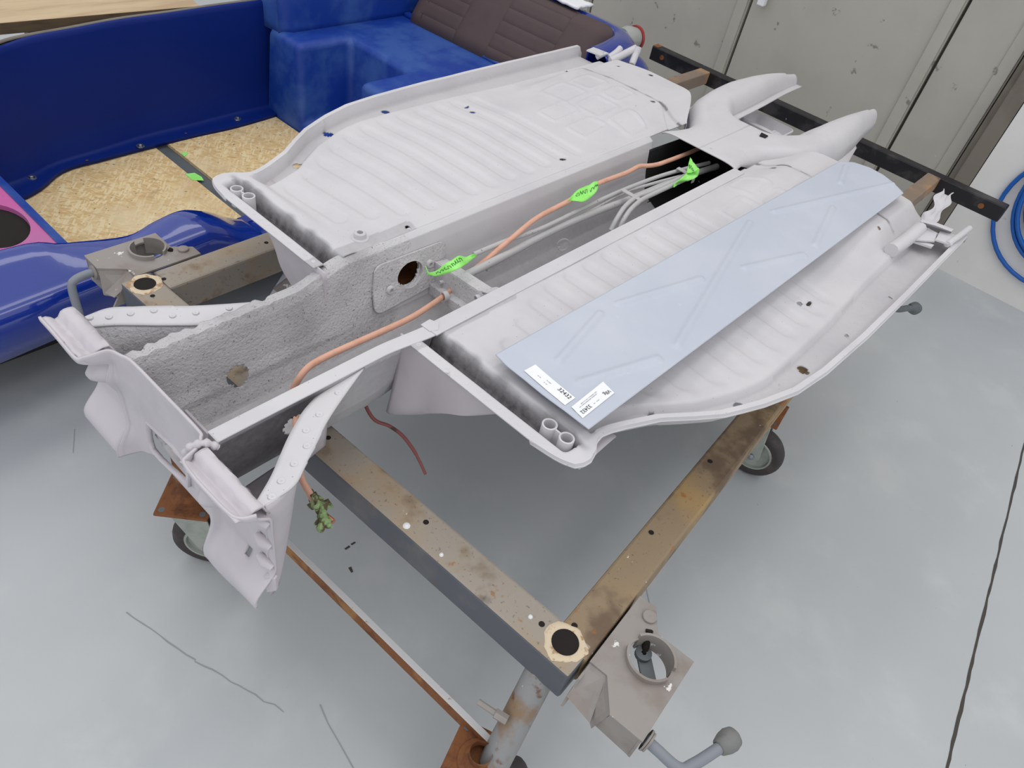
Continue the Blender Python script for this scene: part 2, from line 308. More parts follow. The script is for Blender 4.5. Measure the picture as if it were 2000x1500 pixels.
# ================================================================== CAR FLOOR PAN (upside down)
ZP = 0.64
pan = thing('car_floor_pan', 'stripped light grey primed car floor pan lying upside down on the rusty trestle', 'car chassis', (0.7, 0.0, 0.60))
wx = table([(.655, .400), (.660, .44), (.664, .457), (.672, .475), (.685, .482), (.70, .484), (.72, .478), (.738, .466), (.755, .463), (.775, .468), (.80, .478), (.859, .505), (.91, .54), (.958, .57), (1.0, .588), (1.04, .604), (1.12, .628), (1.22, .640), (1.4, .648), (1.64, .651), (2.1, .652)])
e2 = table([(.7, .03), (.86, .046), (1.07, .048), (1.22, .062), (1.42, .072), (1.62, .085), (2.1, .09)])
DEP = 0.030
RIB0, RIBD = 0.794, 0.0614
ribin = table([(.79, .216), (.86, .19), (.92, .168), (.98, .155), (1.05, .153), (1.5, .153)])
EMB = ((1.60, .335, .055, .035), (1.60, .235, .055, .035), (1.70, .40, .05, .05), (1.71, .29, .05, .045), (1.72, .19, .05, .04), (1.81, .40, .045, .04), (1.82, .30, .045, .035))
def pan_z(x, y, wd):
    e = wd - y; A = sst(.738, .765, x)
    z = 0.0
    s2 = e2(x)
    # lower flange behind the raised rim
    if e < s2 + .014: z -= DEP * A * sst(.0135, .0185, e) * (1 - sst(s2 - .004, s2 + .014, e)) + .015 * A * sst(s2 - .004, s2 + .014, e)
    if e < .002: z -= .006
    z -= .004 * sst(.142, .126, y) * sst(.74, .76, x)
    if e >= s2 + .014: z -= .015 * A * sst(.30, s2 + .014, e)
    # ribs
    k = round((x - RIB0) / RIBD)
    if 0 <= k <= 11:
        xr = RIB0 + k * RIBD; hw = .0155; y0 = ribin(xr); y1 = wd - s2 - .035
        dx = abs(x - xr); dy = max(y0 + hw - y, y - (y1 - hw), 0); d = sqrt(dx * dx + dy * dy)
        z -= .0038 * (1 - sst(hw - .005, hw + .004, d))
    for (cx, cy, ax, ay) in EMB:
        dx = max(abs(x - cx) - (ax - .015) , 0); dy = max(abs(y - cy) - (ay - .015), 0); d = sqrt(dx * dx + dy * dy)
        if d < .03: z += .0028 * (sst(.004, .008, d) - sst(.013, .018, d))
    # raised rear plateau
    if x > 1.5:
        z += .028 * sst(1.52, 1.86, x) * (1 - sst(.485, .535, y)) * sst(.135, .21, y)
        z -= .004 * sst(1.893, 1.898, x) * (1 - sst(.50, .53, y))
    # front channel (open trough of the crossmember)
    end = sst(.452, .440, y)
    z -= .044 * end * sst(.6745, .702, x) * (1 - sst(.706, .7225, x))
    return z
HOLES = [(1.024, .566, .0125, .0125), (.876, .479, .0115, .0115), (1.417, .499, .008, .005), (1.407, .467, .008, .008), (1.892, .533, .012, .012), (1.874, .217, .008, .008), (2.049, .343, .008, .008), (2.02, .446, .006, .006), (1.41, .161, .008, .008), (.887, .134, .006, .006), (1.227, .599, .011, .011)]
RHOLES = [(1.227, .599, .0125, .0125), (1.03, .568, .0115, .0115), (.878, .484, .0105, .0105), (1.856, .183, .009, .009), (1.4, .499, .012, .006), (1.42, .512, .010, .004), (1.64, .616, .007, .003), (1.835, .492, .007, .006), (1.41, .61, .008, .004)]
xs = [.655, .657, .659, .661, .663, .665, .667, .669, .671, .6725, .6745, .676, .678, .680, .684, .688, .692, .696, .700]
x = .704
while x < .79: xs.append(x); x += .004
while x < 1.55: xs.append(x); x += .0045
while x < 2.075: xs.append(x); x += .006
xs += [2.08, 2.085, 2.089, 2.092, 2.094]
def xrear(y): return 2.092 - .165 * (1 - sst(.10, .25, y)) ** 1.6
def make_pan(sgn, holes, name):
    mb = MB(); NI = 84; y00 = .124; rows = []
    for x in xs:
        wd = wx(x); s_ = e2(x); offs = [s_ + .05, s_ + .04, s_ + .03] + [s_ + .016 - .004 * k for k in range(6)] + [lerp(s_ - .005, .0195, k / 7) for k in range(8)] + [.0175, .0155, .0135, .008, .003, .0015, 0]; yin = wd - offs[0]
        ys = [y00 + (yin - y00) * j / NI for j in range(NI)] + [wd - o for o in offs]
        r = []
        for y in ys:
            xx = x
            if x > 1.75: xx = 1.75 + (x - 1.75) * (xrear(y) - 1.75) / (2.094 - 1.75)
            z = pan_z(xx if x <= 1.75 else x, y, wd)
            if x > 2.06: z -= .05 * sst(2.075, 2.094, x) * (1 - .55 * sst(.3, .5, y))
            z += .0012 * nz(xx, y * sgn, 0, 9)
            r.append(Vector((xx, y, z)))
        rows.append(r)
    ny = len(rows[0])
    for (cx, cy, a, b) in holes:
        for r in rows:
            for p in r:
                dx = (p.x - cx) / a; dy = (p.y - cy) / b; d = sqrt(dx * dx + dy * dy)
                if 0.02 < d and abs(d - 1) < .0032 / min(a, b) and d > 1e-6: p.x = cx + dx / d * a; p.y = cy + dy / d * b
    vs = []; g = []
    for r in rows:
        for p in r:
            vs.append(Vector((p.x, p.y * sgn, ZP + p.z)))
            gr = 0.0
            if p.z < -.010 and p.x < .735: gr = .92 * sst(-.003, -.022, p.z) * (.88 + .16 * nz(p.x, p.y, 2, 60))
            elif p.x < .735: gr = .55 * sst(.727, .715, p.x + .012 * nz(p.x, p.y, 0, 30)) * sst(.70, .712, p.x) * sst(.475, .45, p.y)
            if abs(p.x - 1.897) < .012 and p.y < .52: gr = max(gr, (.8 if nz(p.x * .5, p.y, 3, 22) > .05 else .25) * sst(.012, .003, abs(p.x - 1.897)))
            if p.z < -.024 and p.x > .76: gr = max(gr, .15)  # slightly darker tone on the sunk flange
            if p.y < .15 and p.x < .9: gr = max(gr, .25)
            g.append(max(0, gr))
    fs = []
    for i in range(len(rows) - 1):
        for j in range(ny - 1):
            a = i * ny + j; q = [a, a + ny, a + ny + 1, a + 1]; c = (rows[i][j] + rows[i + 1][j] + rows[i + 1][j + 1] + rows[i][j + 1]) / 4
            if any(((c.x - hx) / ha) ** 2 + ((c.y - hy) / hb) ** 2 < .8 for hx, hy, ha, hb in holes): continue
            fs.append(tuple(q) if sgn > 0 else tuple(q[::-1]))
    mb.add(vs, fs, 0, g)
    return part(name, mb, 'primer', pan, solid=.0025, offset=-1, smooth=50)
left_panel = make_pan(1, HOLES, 'floor_panel')
right_panel = make_pan(-1, RHOLES, 'floor_panel')

# captive body-mount nuts: two rings joined by a web, at both front tips
for (ca, cb) in (((.701, -.398), (.700, -.433)), ((.688, .412), (.692, .378))):
    mb = MB()
    for c in (ca, cb): mb.lathe([(.0125, -.036), (.0125, 0), (.0105, .0008), (.0095, 0), (.0095, -.036), (.0004, -.036)], (c[0], c[1], ZP + .004), seg=20)
    d = Vector((cb[0] - ca[0], cb[1] - ca[1], 0)); a3 = Vector((ca[0], ca[1], ZP - .014)); u = d.normalized()
    mb.bar(a3 + u * .0115, a3 + d - u * .0115, .003, .034)
    part('captive_nut', mb, 'primer', pan, smooth=35)
# welded nut standing on the left panel
mb = MB(); c = (.784, .155, ZP); mb.lathe([(.018, -.002), (.017, .001), (.0125, .002), (.0115, .011), (.0095, .0125), (.006, .012), (.006, -.004)], c, seg=18); part('weld_nut', mb, 'primer', pan, smooth=35)

# crossmember front walls (deep at the tunnel, thin at the tips)
for sgn in (1, -1):
    mb = MB()
    zb = table([(.10, .455), (.16, .485), (.22, .535), (.30, .590), (.38, .594), (.47, .598)])
    def fn(u, v, sgn=sgn):
        y = lerp(.10, .468, u); t = v
        top = Vector((.664 + .012 * sst(.4, .47, y), y, ZP - .002)); bot = Vector((.672 - .03 * (1 - sst(.1, .18, y)) + .034 * sst(.24, .34, y), y, zb(y)))
        if t < .7: p = top.lerp(bot, t / .7); p.x += .006 * sin(pi * t / .7) * (1 - sst(.1, .3, y)); 
        else: p = bot + Vector((.09 * (t - .7) / .3, 0, .012 * sin((t - .7) / .3 * pi / 2)))
        return (p.x, p.y * sgn, p.z)
    mb.grid(44, 18, fn, flip=sgn > 0)
    part('crossmember_wall', mb, 'lilac', pan, solid=.003, smooth=50)
    # spot welds along the front flange
    mb = MB()
    for k in range(14):
        y = .14 + k * .023; mb.lathe([(.0045, -.0005), (.0034, .0005), (.002, .0002), (.0004, .0002)], (.666 + .004 * nz(y, 0, 0, 60), (y + .008 * nz(y, 3, 0, 50)) * sgn, ZP), seg=8)
    part('spot_welds', mb, 'primer', pan, smooth=50)['kind'] = 'stuff'

# tunnel: open channel from the frame head to the fork
PR_F = [(.130, .612), (.106, .618), (.101, .600), (.098, .565), (.094, .52), (.084, .487), (.064, .464), (.035, .453), (0, .450), (-.035, .453), (-.064, .464), (-.084, .487), (-.094, .52), (-.098, .565), (-.101, .61), (-.104, .6395), (-.128, .6395)]
PR_R = [(.136, .6345), (.123, .6345), (.112, .628), (.106, .605), (.098, .55), (.084, .50), (.064, .470), (.035, .455), (0, .452), (-.035, .455), (-.064, .470), (-.084, .50), (-.098, .55), (-.106, .605), (-.110, .628), (-.112, .6395), (-.140, .6395)]
def tun(x, v):
    t = sst(.60, .72, x); f = v * (len(PR_F) - 1); i = min(int(f), len(PR_F) - 2); r = f - i
    a = (lerp(PR_F[i][0], PR_F[i + 1][0], r), lerp(PR_F[i][1], PR_F[i + 1][1], r)); b = (lerp(PR_R[i][0], PR_R[i + 1][0], r), lerp(PR_R[i][1], PR_R[i + 1][1], r))
    y = lerp(a[0], b[0], t); z = lerp(a[1], b[1], t)
    if v < .08 and x < .56: y += .010 * nz(x, 0, 0, 55) * sst(.08, .0, v); z += .004 * nz(x, 5, 0, 70)
    return (x, y, z)
TH = [(.47, .507, .021, 1), (.452, .556, .021, -1), (.86, .566, .034, 1)]
mb = MB(); NX, NY = 300, 192
def tun_x(u): return lerp(.312, 1.74, u)
G = [[Vector(tun(tun_x(i / NX), j / NY)) for j in range(NY + 1)] for i in range(NX + 1)]
for (hx, hz, hr, sg) in TH:
    for r in G:
        for p in r:
            if p.y * sg < .06: continue
            dx = p.x - hx; dz = p.z - hz; d = sqrt(dx * dx + dz * dz)
            if abs(d - hr) < .0033: p.x = hx + dx / d * hr; p.z = hz + dz / d * hr
vs = [p for r in G for p in r]; g = []; fs = []
for p in vs:
    q = 0.0
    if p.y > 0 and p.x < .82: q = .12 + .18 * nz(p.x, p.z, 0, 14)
    if p.z < .50: q = max(q, .35)  # darker tone along the tunnel floor
    if p.y < -.05 and p.z < .6: q = max(q, .3 + .3 * sst(.60, .45, p.x))  # right wall darker, more at the front: unblasted metal plus painted shade
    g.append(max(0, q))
for i in range(NX):
    for j in range(NY):
        a = i * (NY + 1) + j; c = (vs[a] + vs[a + NY + 1] + vs[a + NY + 2] + vs[a + 1]) / 4
        if any(c.y * sg > .06 and (c.x - hx) ** 2 + (c.z - hz) ** 2 < (hr * .93) ** 2 for hx, hz, hr, sg in TH): continue
        fs.append((a, a + 1, a + NY + 2, a + NY + 1))
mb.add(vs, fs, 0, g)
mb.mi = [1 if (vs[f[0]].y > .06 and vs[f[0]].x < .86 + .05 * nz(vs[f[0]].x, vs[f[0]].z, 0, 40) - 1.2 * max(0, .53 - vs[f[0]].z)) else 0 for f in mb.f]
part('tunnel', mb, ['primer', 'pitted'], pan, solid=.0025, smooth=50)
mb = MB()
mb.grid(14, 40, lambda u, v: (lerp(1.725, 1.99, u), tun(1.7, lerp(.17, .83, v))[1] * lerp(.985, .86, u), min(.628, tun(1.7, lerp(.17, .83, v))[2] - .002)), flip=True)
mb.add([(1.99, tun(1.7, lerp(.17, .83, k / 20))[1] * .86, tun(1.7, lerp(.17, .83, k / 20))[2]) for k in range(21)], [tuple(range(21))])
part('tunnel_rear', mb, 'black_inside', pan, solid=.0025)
mb = MB(); X0, X1, A0, A1, Z0, Z1 = .80, .925, .1175, .26, .505, .604  # closed box added behind the wall opening to shut light out
for f in (((X0, A0, Z0), (X1, A0, Z0), (X1, A1, Z0), (X0, A1, Z0)), ((X0, A0, Z1), (X0, A1, Z1), (X1, A1, Z1), (X1, A0, Z1)), ((X0, A0, Z0), (X0, A1, Z0), (X0, A1, Z1), (X0, A0, Z1)), ((X1, A0, Z0), (X1, A0, Z1), (X1, A1, Z1), (X1, A1, Z0)), ((X0, A1, Z0), (X1, A1, Z0), (X1, A1, Z1), (X0, A1, Z1))): mb.add(f, [(0, 1, 2, 3)])
part('light_block_box', mb, 'rust', pan, solid=.002, smooth=0)
# bottom-plate flange on the right of the tunnel
mb = MB()
for a, b in zip([.705, 1.0, 1.3, 1.55], [1.0, 1.3, 1.55, 1.79]): mb.box(((a + b) / 2, -.127, ZP + .0012), (b - a, .030, .0024))
part('tunnel_flange', mb, 'primer', pan, smooth=0)
mb = MB(); mb.prism([(.702, -.106, ZP + .001), (.722, -.106, ZP + .003), (.728, -.122, ZP + .003), (.716, -.134, ZP + .002), (.703, -.128, ZP + .001)], (0, 0, .0015)); part('flange_tab', mb, 'primer', pan, smooth=0)

# gusset plate with oval opening on the left tunnel wall
def on_wall(px, py, off=.0): p = aty(px, py, .098); return p
gp = []
ctr = aty(790, 540, .098)
def gw(x, z): return Vector((x, .1035 + (z - .60) * .14 - .008 * sst(.56, .52, z) - .0045, z))
OUT = []
for (cx, cz, a0) in ((.785, .525, pi), (.945, .535, -pi / 2), (.945, .585, 0), (.795, .590, pi / 2)):
    for k in range(7): a = a0 + k / 6 * pi / 2; OUT.append((cx + .020 * cos(a), cz + .016 * sin(a)))
DN = []
for (p0, p1) in zip(OUT, OUT[1:] + OUT[:1]):
    m_ = max(1, int(math.hypot(p1[0] - p0[0], p1[1] - p0[1]) / .007))
    DN += [(lerp(p0[0], p1[0], k / m_), lerp(p0[1], p1[1], k / m_)) for k in range(m_)]
OUT = DN; INN = []
for k in range(len(OUT)):
    a = math.atan2((OUT[k][1] - .562) * 1.6, (OUT[k][0] - .862)); INN.append((.862 + .033 * cos(a), .562 + .027 * sin(a)))
mb = MB(); n = len(OUT)
vo = [gw(*q) for q in OUT]; vi = [gw(*q) for q in INN]; vm = [(a + b) / 2 for a, b in zip(vo, vi)]
back = Vector((0, .004, 0)); lip = Vector((0, -.003, 0))
vs = [v + back for v in vo] + vo + vm + [v + lip for v in vi] + [v + back * 3 for v in vi]
mb.add(vs, [(r * n + k, r * n + (k + 1) % n, (r + 1) * n + (k + 1) % n, (r + 1) * n + k) for r in range(4) for k in range(n)])
gus = part('gusset_plate', mb, 'pitted', pan, smooth=30)
for cx, cz in ((.808, .548), (.915, .566)):
    mb = MB(); mb.lathe([(.009, 0), (.009, .006), (.0075, .007), (.0045, .007), (.0045, 0)], gw(cx, cz), (0, -1, 0), seg=14); part('thread_boss', mb, 'primer', gus, smooth=30)
# cross bracket over the tunnel
mb = MB()
Y0, Y1 = .094, -.098
BA, BB = Vector((.932, .094, .560)), Vector((.884, -.104, .612)); BU = Vector((.897, 0, 1)) * 0 + Vector((0, 0, 1)); BD_ = (BB - BA).normalized()
BN = Vector((BD_.y, -BD_.x, 0)).normalized(); BN = BN if BN.x > 0 else -BN
def bpt(t, up, back): return BA.lerp(BB, t) + Vector((0, 0, up)) + BN * back
mb.bar(bpt(0, -.021, 0), bpt(1, -.021, 0), .003, .042); mb.bar(bpt(0, .0015, .014), bpt(.86, .0015, .014), .030, .003)
mb.bar(bpt(0, -.043, -.008), bpt(1, -.043, -.008), .018, .003); mb.bar(bpt(0, -.054, -.0165), bpt(1, -.054, -.0165), .003, .022)
mb.prism([bpt(.78, .0, 0), bpt(.97, .010, -.002), bpt(1.02, .014, .030), bpt(.84, .004, .034)], (0, 0, .003))
br = part('cross_bracket', mb, 'pitted', pan, bevel=.001, smooth=0)
for (t_, up_, r) in ((.42, -.040, .010), (.83, -.012, .008), (.20, -.030, .004)):
    q_ = bpt(t_, up_, -.0015 - (.018 if t_ < .5 and r > .005 else 0)); mb = MB(); mb.lathe([(r, -.002), (r, .008), (r * .75, .008), (r * .6, -.002)], q_, -BN, seg=16); part('bushing', mb, 'primer', br, smooth=30)
    mb = MB(); mb.lathe([(r * .70, .001), (.0005, .001)], q_, -BN, seg=16); part('bore', mb, 'hole', br, smooth=0)

# long cable tubes in the tunnel
def zpts(l): return [at(px, py, z) for px, py, z in l]
TB = [([(925, 497, .588), (990, 470, .588), (1060, 445, .586), (1140, 406, .586), (1215, 372, .588), (1280, 347, .59), (1330, 332, .592), (1385, 318, .585)], .0052),
      ([(905, 540, .575), (990, 497, .572), (1080, 450, .57), (1160, 415, .57), (1240, 385, .573), (1330, 348, .578), (1400, 325, .575)], .0085),
      ([(950, 527, .555), (1040, 478, .56), (1130, 425, .57), (1215, 378, .58), (1270, 360, .583), (1330, 344, .586)], .0042),
      ([(1340, 343, .60), (1275, 372, .60), (1245, 384, .60), (1222, 402, .597), (1206, 425, .585), (1193, 450, .56)], .0058),
      ([(1345, 347, .60), (1280, 377, .60), (1254, 390, .60), (1233, 408, .597), (1219, 428, .585), (1207, 450, .56)], .0058)]
for pts, r in TB:
    mb = MB(); mb.tube(smooth_path(zpts(pts), 6), r, 10); part('cable_tube', mb, 'tube', pan, smooth=60)
for px, py in ((1225, 376), (1333, 333)):
    mb = MB(); c = at(px, py, .602); mb.box(c + Vector((0, -.012, 0)), (.014, .055, .0035)); mb.box(c + Vector((0, -.038, -.008)), (.012, .003, .018)); part('tube_clip', mb, 'tube', pan, bevel=.001, smooth=0)
mb = MB()
mb.tube([at(1100, 478, .53) + Vector((.013 * cos(a / 12 * 2 * pi), -.008 * cos(a / 12 * 2 * pi), .016 * sin(a / 12 * 2 * pi))) for a in range(13)], .0016, 6); mb.tube(zpts([(1083, 497, .52), (1092, 482, .54)]), .002, 6)
part('wire_guide', mb, 'tube', pan)

# ---- frame head: front plate, wings, shells
fp = [(.249, .246), (.249, .20), (.248, .135), (.256, .128), (.270, .126), (.290, .122), (.298, .103), (.304, .08), (.305, .0), (.305, -.09), (.301, -.105), (.290, -.117), (.270, -.124), (.262, -.130), (.259, -.16), (.259, -.20), (.261, -.238), (.268, -.252), (.284, -.260)]
fpv = smooth_path([Vector((a, b, 0)) for a, b in fp], 7); nf = len(fpv) - 1
WIN = [(.085, .503), (.041, .510), (.003, .516), (-.021, .510), (-.030, .488), (-.020, .447), (.021, .437), (.066, .428), (.092, .431), (.095, .454)]
def inpoly(y, z, P):
    c = False; j = len(P) - 1
    for i in range(len(P)):
        if (P[i][1] > z) != (P[j][1] > z) and y < (P[j][0] - P[i][0]) * (z - P[i][1]) / (P[j][1] - P[i][1]) + P[i][0]: c = not c
        j = i
    return c
def head(u, v):
    p = fpv[min(nf, round(u * nf))]; y = p.y; sd = sst(.095, .145, abs(y)); zb = lerp(.414, .408 + .02 * sst(-.15, -.26, y), sst(.10, .15, abs(y)))
    z = lerp(ZP, zb, v); x = p.x + .006 * v * (1 - sd)
    yy = y
    win = sst(.12, .15, abs(y)) * (1 - .5 * sst(.22, .25, abs(y)))
    wy = sst(.112, .135, abs(y))
    rec = p.x + (.304 - p.x) * sst(.03, .15, v)
    boss = -.042 * exp(-((v - .27) / .09) ** 2) * exp(-((abs(y) - .155) / .028) ** 2)
    flare = -.036 * sst(.70, .95, v)
    x = lerp(x, rec + boss + flare, wy)
    yy += .018 * sst(.8, 1, v) * sd * (1 if y > 0 else -1) * 0
    return (x, yy, z)
mb = MB()
mb.grid(nf, 54, head, keep=lambda c: not inpoly(c.y, c.z, WIN) and not (abs(c.y - .20) < .008 and abs(c.z - .575) < .008) and not (abs(c.y + .215) < .006 and abs(c.z - .575) < .009) and not (abs(c.y + .20) < .006 and abs(c.z - .475) < .009))
mb.tube([(.3075, a, b) for a, b in WIN + WIN[:1]], .0032, 6)
part('front_plate', mb, 'lilac', pan, solid=.004, smooth=60)
# folded top flanges behind the plate
for a0, a1, x0, sg in ((-.126, -.254, .258, 1), (.130, .243, .250, -1)):
    mb = MB(); mb.grid(24, 10, lambda u, v: (lerp(x0, .306, v) + .003 * nz(u, v, 0, 9), lerp(a0, a1, u), ZP - .002 - .010 * sst(.12, .3, v) + .012 * sst(.35, .55, v) * (1 - sst(.75, 1, v)) - .012 * sst(.8, 1, v)), flip=sg > 0)
    part('top_flange', mb, 'lilac', pan, solid=.002, smooth=60)
mb = MB(); mb.tube(smooth_path([(.276, -.104, ZP - .02), (.284, -.112, ZP - .002), (.300, -.120, ZP), (.312, -.128, ZP - .010)], 6), [.004 + .0035 * sin(k * .9) ** 2 for k in range(19)], 8)
part('weld_bead', mb, 'lilac', pan, smooth=60)
# web seen through the opening
mb = MB(); mb.box((.345, .03, .446), (.05, .15, .003)); mb.box((.369, .03, .470), (.004, .15, .045)); mb.tube([(.345, -.02, .462), (.345, .07, .458)], .013, 10); mb.prism([(.312, .03, .482), (.312, .012, .482), (.334, .02, .510)], (.02, 0, 0)); mb.prism([(.312, -.028, .482), (.312, -.04, .482), (.33, -.035, .500)], (.02, 0, 0))
part('inner_web', mb, 'lilac', pan, smooth=0)
# right wing flange
wro = [(.566, -.126), (.50, -.158), (.451, -.184), (.42, -.205), (.384, -.228), (.35, -.249), (.318, -.252), (.286, -.250)]
wri = [(.470, -.129), (.440, -.142), (.414, -.158), (.39, -.174), (.366, -.192), (.338, -.213), (.310, -.230), (.284, -.244)]
def wing(sgn, z0, nm, rag):
    o = smooth_path([Vector((a, b, 0)) for a, b in wro], 8); i = smooth_path([Vector((a, b, 0)) for a, b in wri], 8); k = len(o) - 1
    def fn(u, v):
        a = o[round(u * k)]; b = i[round(u * k)]; p = a.lerp(b, v); j = rag * nz(u * 3, sgn * 4, 0, 7) * sst(.15, 0, v) * (1 if .06 < u < .6 else 0)
        return (p.x + j, (p.y + j * .5) * -sgn, z0 + .004 * sin(u * pi) - .006 * v)
    mb = MB(); mb.grid(k, 6, fn, flip=sgn > 0)
    for q in range(6, k - 6, 7):
        p = Vector(fn(q / k, .25 + .4 * ((q * 7) % 3) / 3)); mb.lathe([(.0052, -.001), (.0042, .0006), (.0032, .0007), (.0024, .0002), (.0003, .0002)], p + Vector((0, 0, .001)), seg=10)
    return part(nm, mb, 'primer', pan, solid=.003, smooth=50)
wing(-1, ZP - .006, 'wing_flange', .012)
wing(1, ZP - .036, 'wing_flange', .010)
# shells between the tunnel and the wings
def shell_r(u, v):
    x = lerp(.312, .50, u); yo = -table([(.284, .250), (.338, .213), (.39, .174), (.45, .135), (.51, .112)])(x); y = lerp(-.098, yo - .01, v)
    return (x, y, .470 + .145 * sst(.45, 1.0, v) + .03 * exp(-((u - .75) / .12) ** 2) * sst(.3, .7, v) * 0 + .012 * sst(0, .6, u))
mb = MB(); mb.grid(26, 20, shell_r, gfn=lambda p: .35 * sst(.56, .48, p.z)); part('wing_shell', mb, 'lilac', pan, solid=.002, smooth=60)  # tone gets darker towards the low part of the shell
def shell_l(u, v):
    x = lerp(.306, .50, u); yo = table([(.284, .250), (.338, .213), (.39, .174), (.45, .135), (.51, .120)])(x) + .004; y = lerp(.104, yo, v)
    return (x, y, lerp(.604, ZP - .040, v) - .065 * sin(pi * v) * sst(1.0, .35, u) + .028 * exp(-((u - .45) / .18) ** 2 - ((v - .45) / .22) ** 2))
mb = MB(); mb.grid(30, 22, shell_l, gfn=lambda p: .55 * sst(.59, .555, p.z), flip=True); part('wing_shell', mb, 'pitted', pan, solid=.002, smooth=60)  # tone gets darker towards the bottom of the dip
# side plates closing the wings at the front corners
for sgn in (1, -1):
    def sp(u, v, sgn=sgn):
        x = lerp(.301, .37, u); zt = ZP - .004 - (.034 if sgn > 0 else 0); zb = lerp(.40, .60, sst(0.1, 1, u)); yb = table([(.276, .253), (.318, .252), (.35, .246), (.384, .226)])(x)
        return (x + .004 * nz(v, u, 0, 9) * (u < .1), (yb - .012 * v) * sgn, lerp(zt, zb, v))
    mb = MB(); mb.grid(14, 16, sp, flip=sgn < 0)
    if sgn < 0:
        for k, zc in enumerate((.605, .555, .505)): mb.tube([(.296, -.232, zc), (.297, -.246, zc - .003), (.300, -.258, zc - .006)], [.004, .008, .005], 8)
        mb.prism([(.290, -.252, .48), (.300, -.262, .475), (.300, -.262, .445), (.291, -.254, .44)], (.004, .002, 0))
    part('side_plate', mb, 'lilac', pan, solid=.0025, smooth=60)

# ---- rear fork
wi = lambda x: 0.0 if x < 2.075 else min(.105, .110 * sqrt(max(0, (x - 2.075) / .13))) + .024 * sst(2.25, 2.7, x)
wo = table([(1.79, .118), (1.84, .108), (1.90, .108), (1.96, .122), (2.02, .160), (2.07, .200), (2.12, .215), (2.2, .222), (2.3, .222), (2.42, .212), (2.55, .192), (2.7, .174)])
def fork_fn(sgn):
    def fn(u, v):
        x = 1.79 + (2.70 - 1.79) * u; a = wi(x); b = wo(x); y = lerp(a, b, v); H = .062 * sst(1.80, 2.02, x) + .010
        r = lerp(.05, .042, sst(2, 2.3, x)); eo = b - y; zz = -H * (1 - sqrt(max(0, 1 - max(0, 1 - eo / r) ** 2)))
        if x >= 2.075:
            ei = y - a; rr = .046; zz -= .066 * (1 - sqrt(max(0, 1 - max(0, 1 - ei / rr) ** 2)))
        zz += .016 * sst(2.0, 2.35, x) - .010 * sst(2.45, 2.7, x) + .006
        if x > 2.62: zz -= .004
        return (x, y * sgn, ZP + zz)
    return fn
mb = MB(); mb.grid(110, 26, fork_fn(1)); mb.grid(110, 26, fork_fn(-1), flip=True)
fork = part('frame_fork', mb, 'primer', pan, solid=.003, smooth=60)
for sgn in (1, -1):
    mb = MB()
    mb.grid(40, 3, lambda u, v: (lerp(2.12, 2.70, u), (wi(lerp(2.12, 2.70, u)) + .004 - .024 * v) * sgn, ZP - .042 + .012 * sst(2.0, 2.35, lerp(2.12, 2.70, u)) - .006 * sst(2.45, 2.7, lerp(2.12, 2.70, u))), flip=sgn > 0)
    mb.grid(30, 4, lambda u, v: (lerp(2.0, 2.46, u), (wo(lerp(2.0, 2.46, u)) - .006 + .03 * v * sst(0, .2, u) * (1 - .6 * sst(.6, 1, u))) * sgn, ZP - .050 - .012 * v), flip=sgn < 0)
    part('fork_flange', mb, 'primer', fork, solid=.003, smooth=60)
mb = MB(); mb.prism([(2.03, -.055, ZP + .0095), (2.055, -.048, ZP + .0095), (2.055, -.070, ZP + .0095), (2.035, -.072, ZP + .0095)], (0, 0, .002)); part('fork_slot', mb, 'black_inside', fork, smooth=0)
# gearbox mounting frame behind the fork
def rrect(cx, cy, a, b, r, z, n=6):
    out = []
    for (sx, sy, a0) in ((1, 1, 0), (-1, 1, pi / 2), (-1, -1, pi), (1, -1, 3 * pi / 2)):
        for k in range(n + 1): t = a0 + k / n * pi / 2; out.append((cx + sx * (a - r) + r * cos(t), cy + sy * (b - r) + r * sin(t), z))
    return out
cx, cy = 2.388, .064
mb = MB()
mb.loft([rrect(cx, cy, .055, .078, .028, .515), rrect(cx, cy, .057, .080, .029, .556), rrect(cx, cy, .052, .075, .025, .558), rrect(cx, cy, .050, .073, .024, .525), rrect(cx, cy, .046, .069, .022, .520)])
gm = part('gearbox_mount', mb, 'primer', pan, smooth=40)
mb = MB(); mb.prism(rrect(cx, cy, .052, .075, .026, .516), (0, 0, .003)); part('mount_floor', mb, 'lilac', gm, smooth=0)
mb = MB(); mb.tube([(cx - .030, cy - .070, .540), (cx - .028, cy, .542), (cx - .030, cy + .066, .540)], .011, 12); mb.box((cx - .012, cy - .040, .534), (.034, .026, .026)); mb.tube([(cx - .030, cy - .070, .540), (cx - .030, cy - .044, .541)], .016, 12); part('mount_shaft', mb, 'primer', gm, bevel=.003, smooth=40)

# torn bumper brackets at the rear corners
mb = MB()
def X2(l, x): return [atx(px, py, xx) for px, py, xx in l]
mb.tube(smooth_path(X2([(1190, 112, 2.09), (1203, 103, 2.11), (1212, 94, 2.13)], 0), 5), .010, 8)
mb.tube(smooth_path(X2([(1192, 119, 2.08), (1215, 108, 2.12), (1243, 94, 2.16)], 0), 5), .012, 8)
mb.tube(smooth_path(X2([(1246, 92, 2.16), (1242, 105, 2.15), (1234, 126, 2.12)], 0), 5), [.013] * 5 + [.011] * 5 + [.008], 8)
mb.tube(smooth_path(X2([(1180, 104, 2.09), (1172, 108, 2.085), (1165, 112, 2.08)], 0), 5), .009, 8)
mb.prism([(2.06, .60, ZP), (2.095, .60, ZP + .004), (2.10, .54, ZP + .006), (2.07, .55, ZP)], (0, 0, .004))
part('torn_bracket', mb, 'primer', pan, smooth=60)
mb = MB()
arm = smooth_path([at(px, py, z) for px, py, z in ((1808, 432, .655), (1822, 420, .67), (1836, 402, .68), (1842, 386, .69), (1852, 374, .695))], 6)
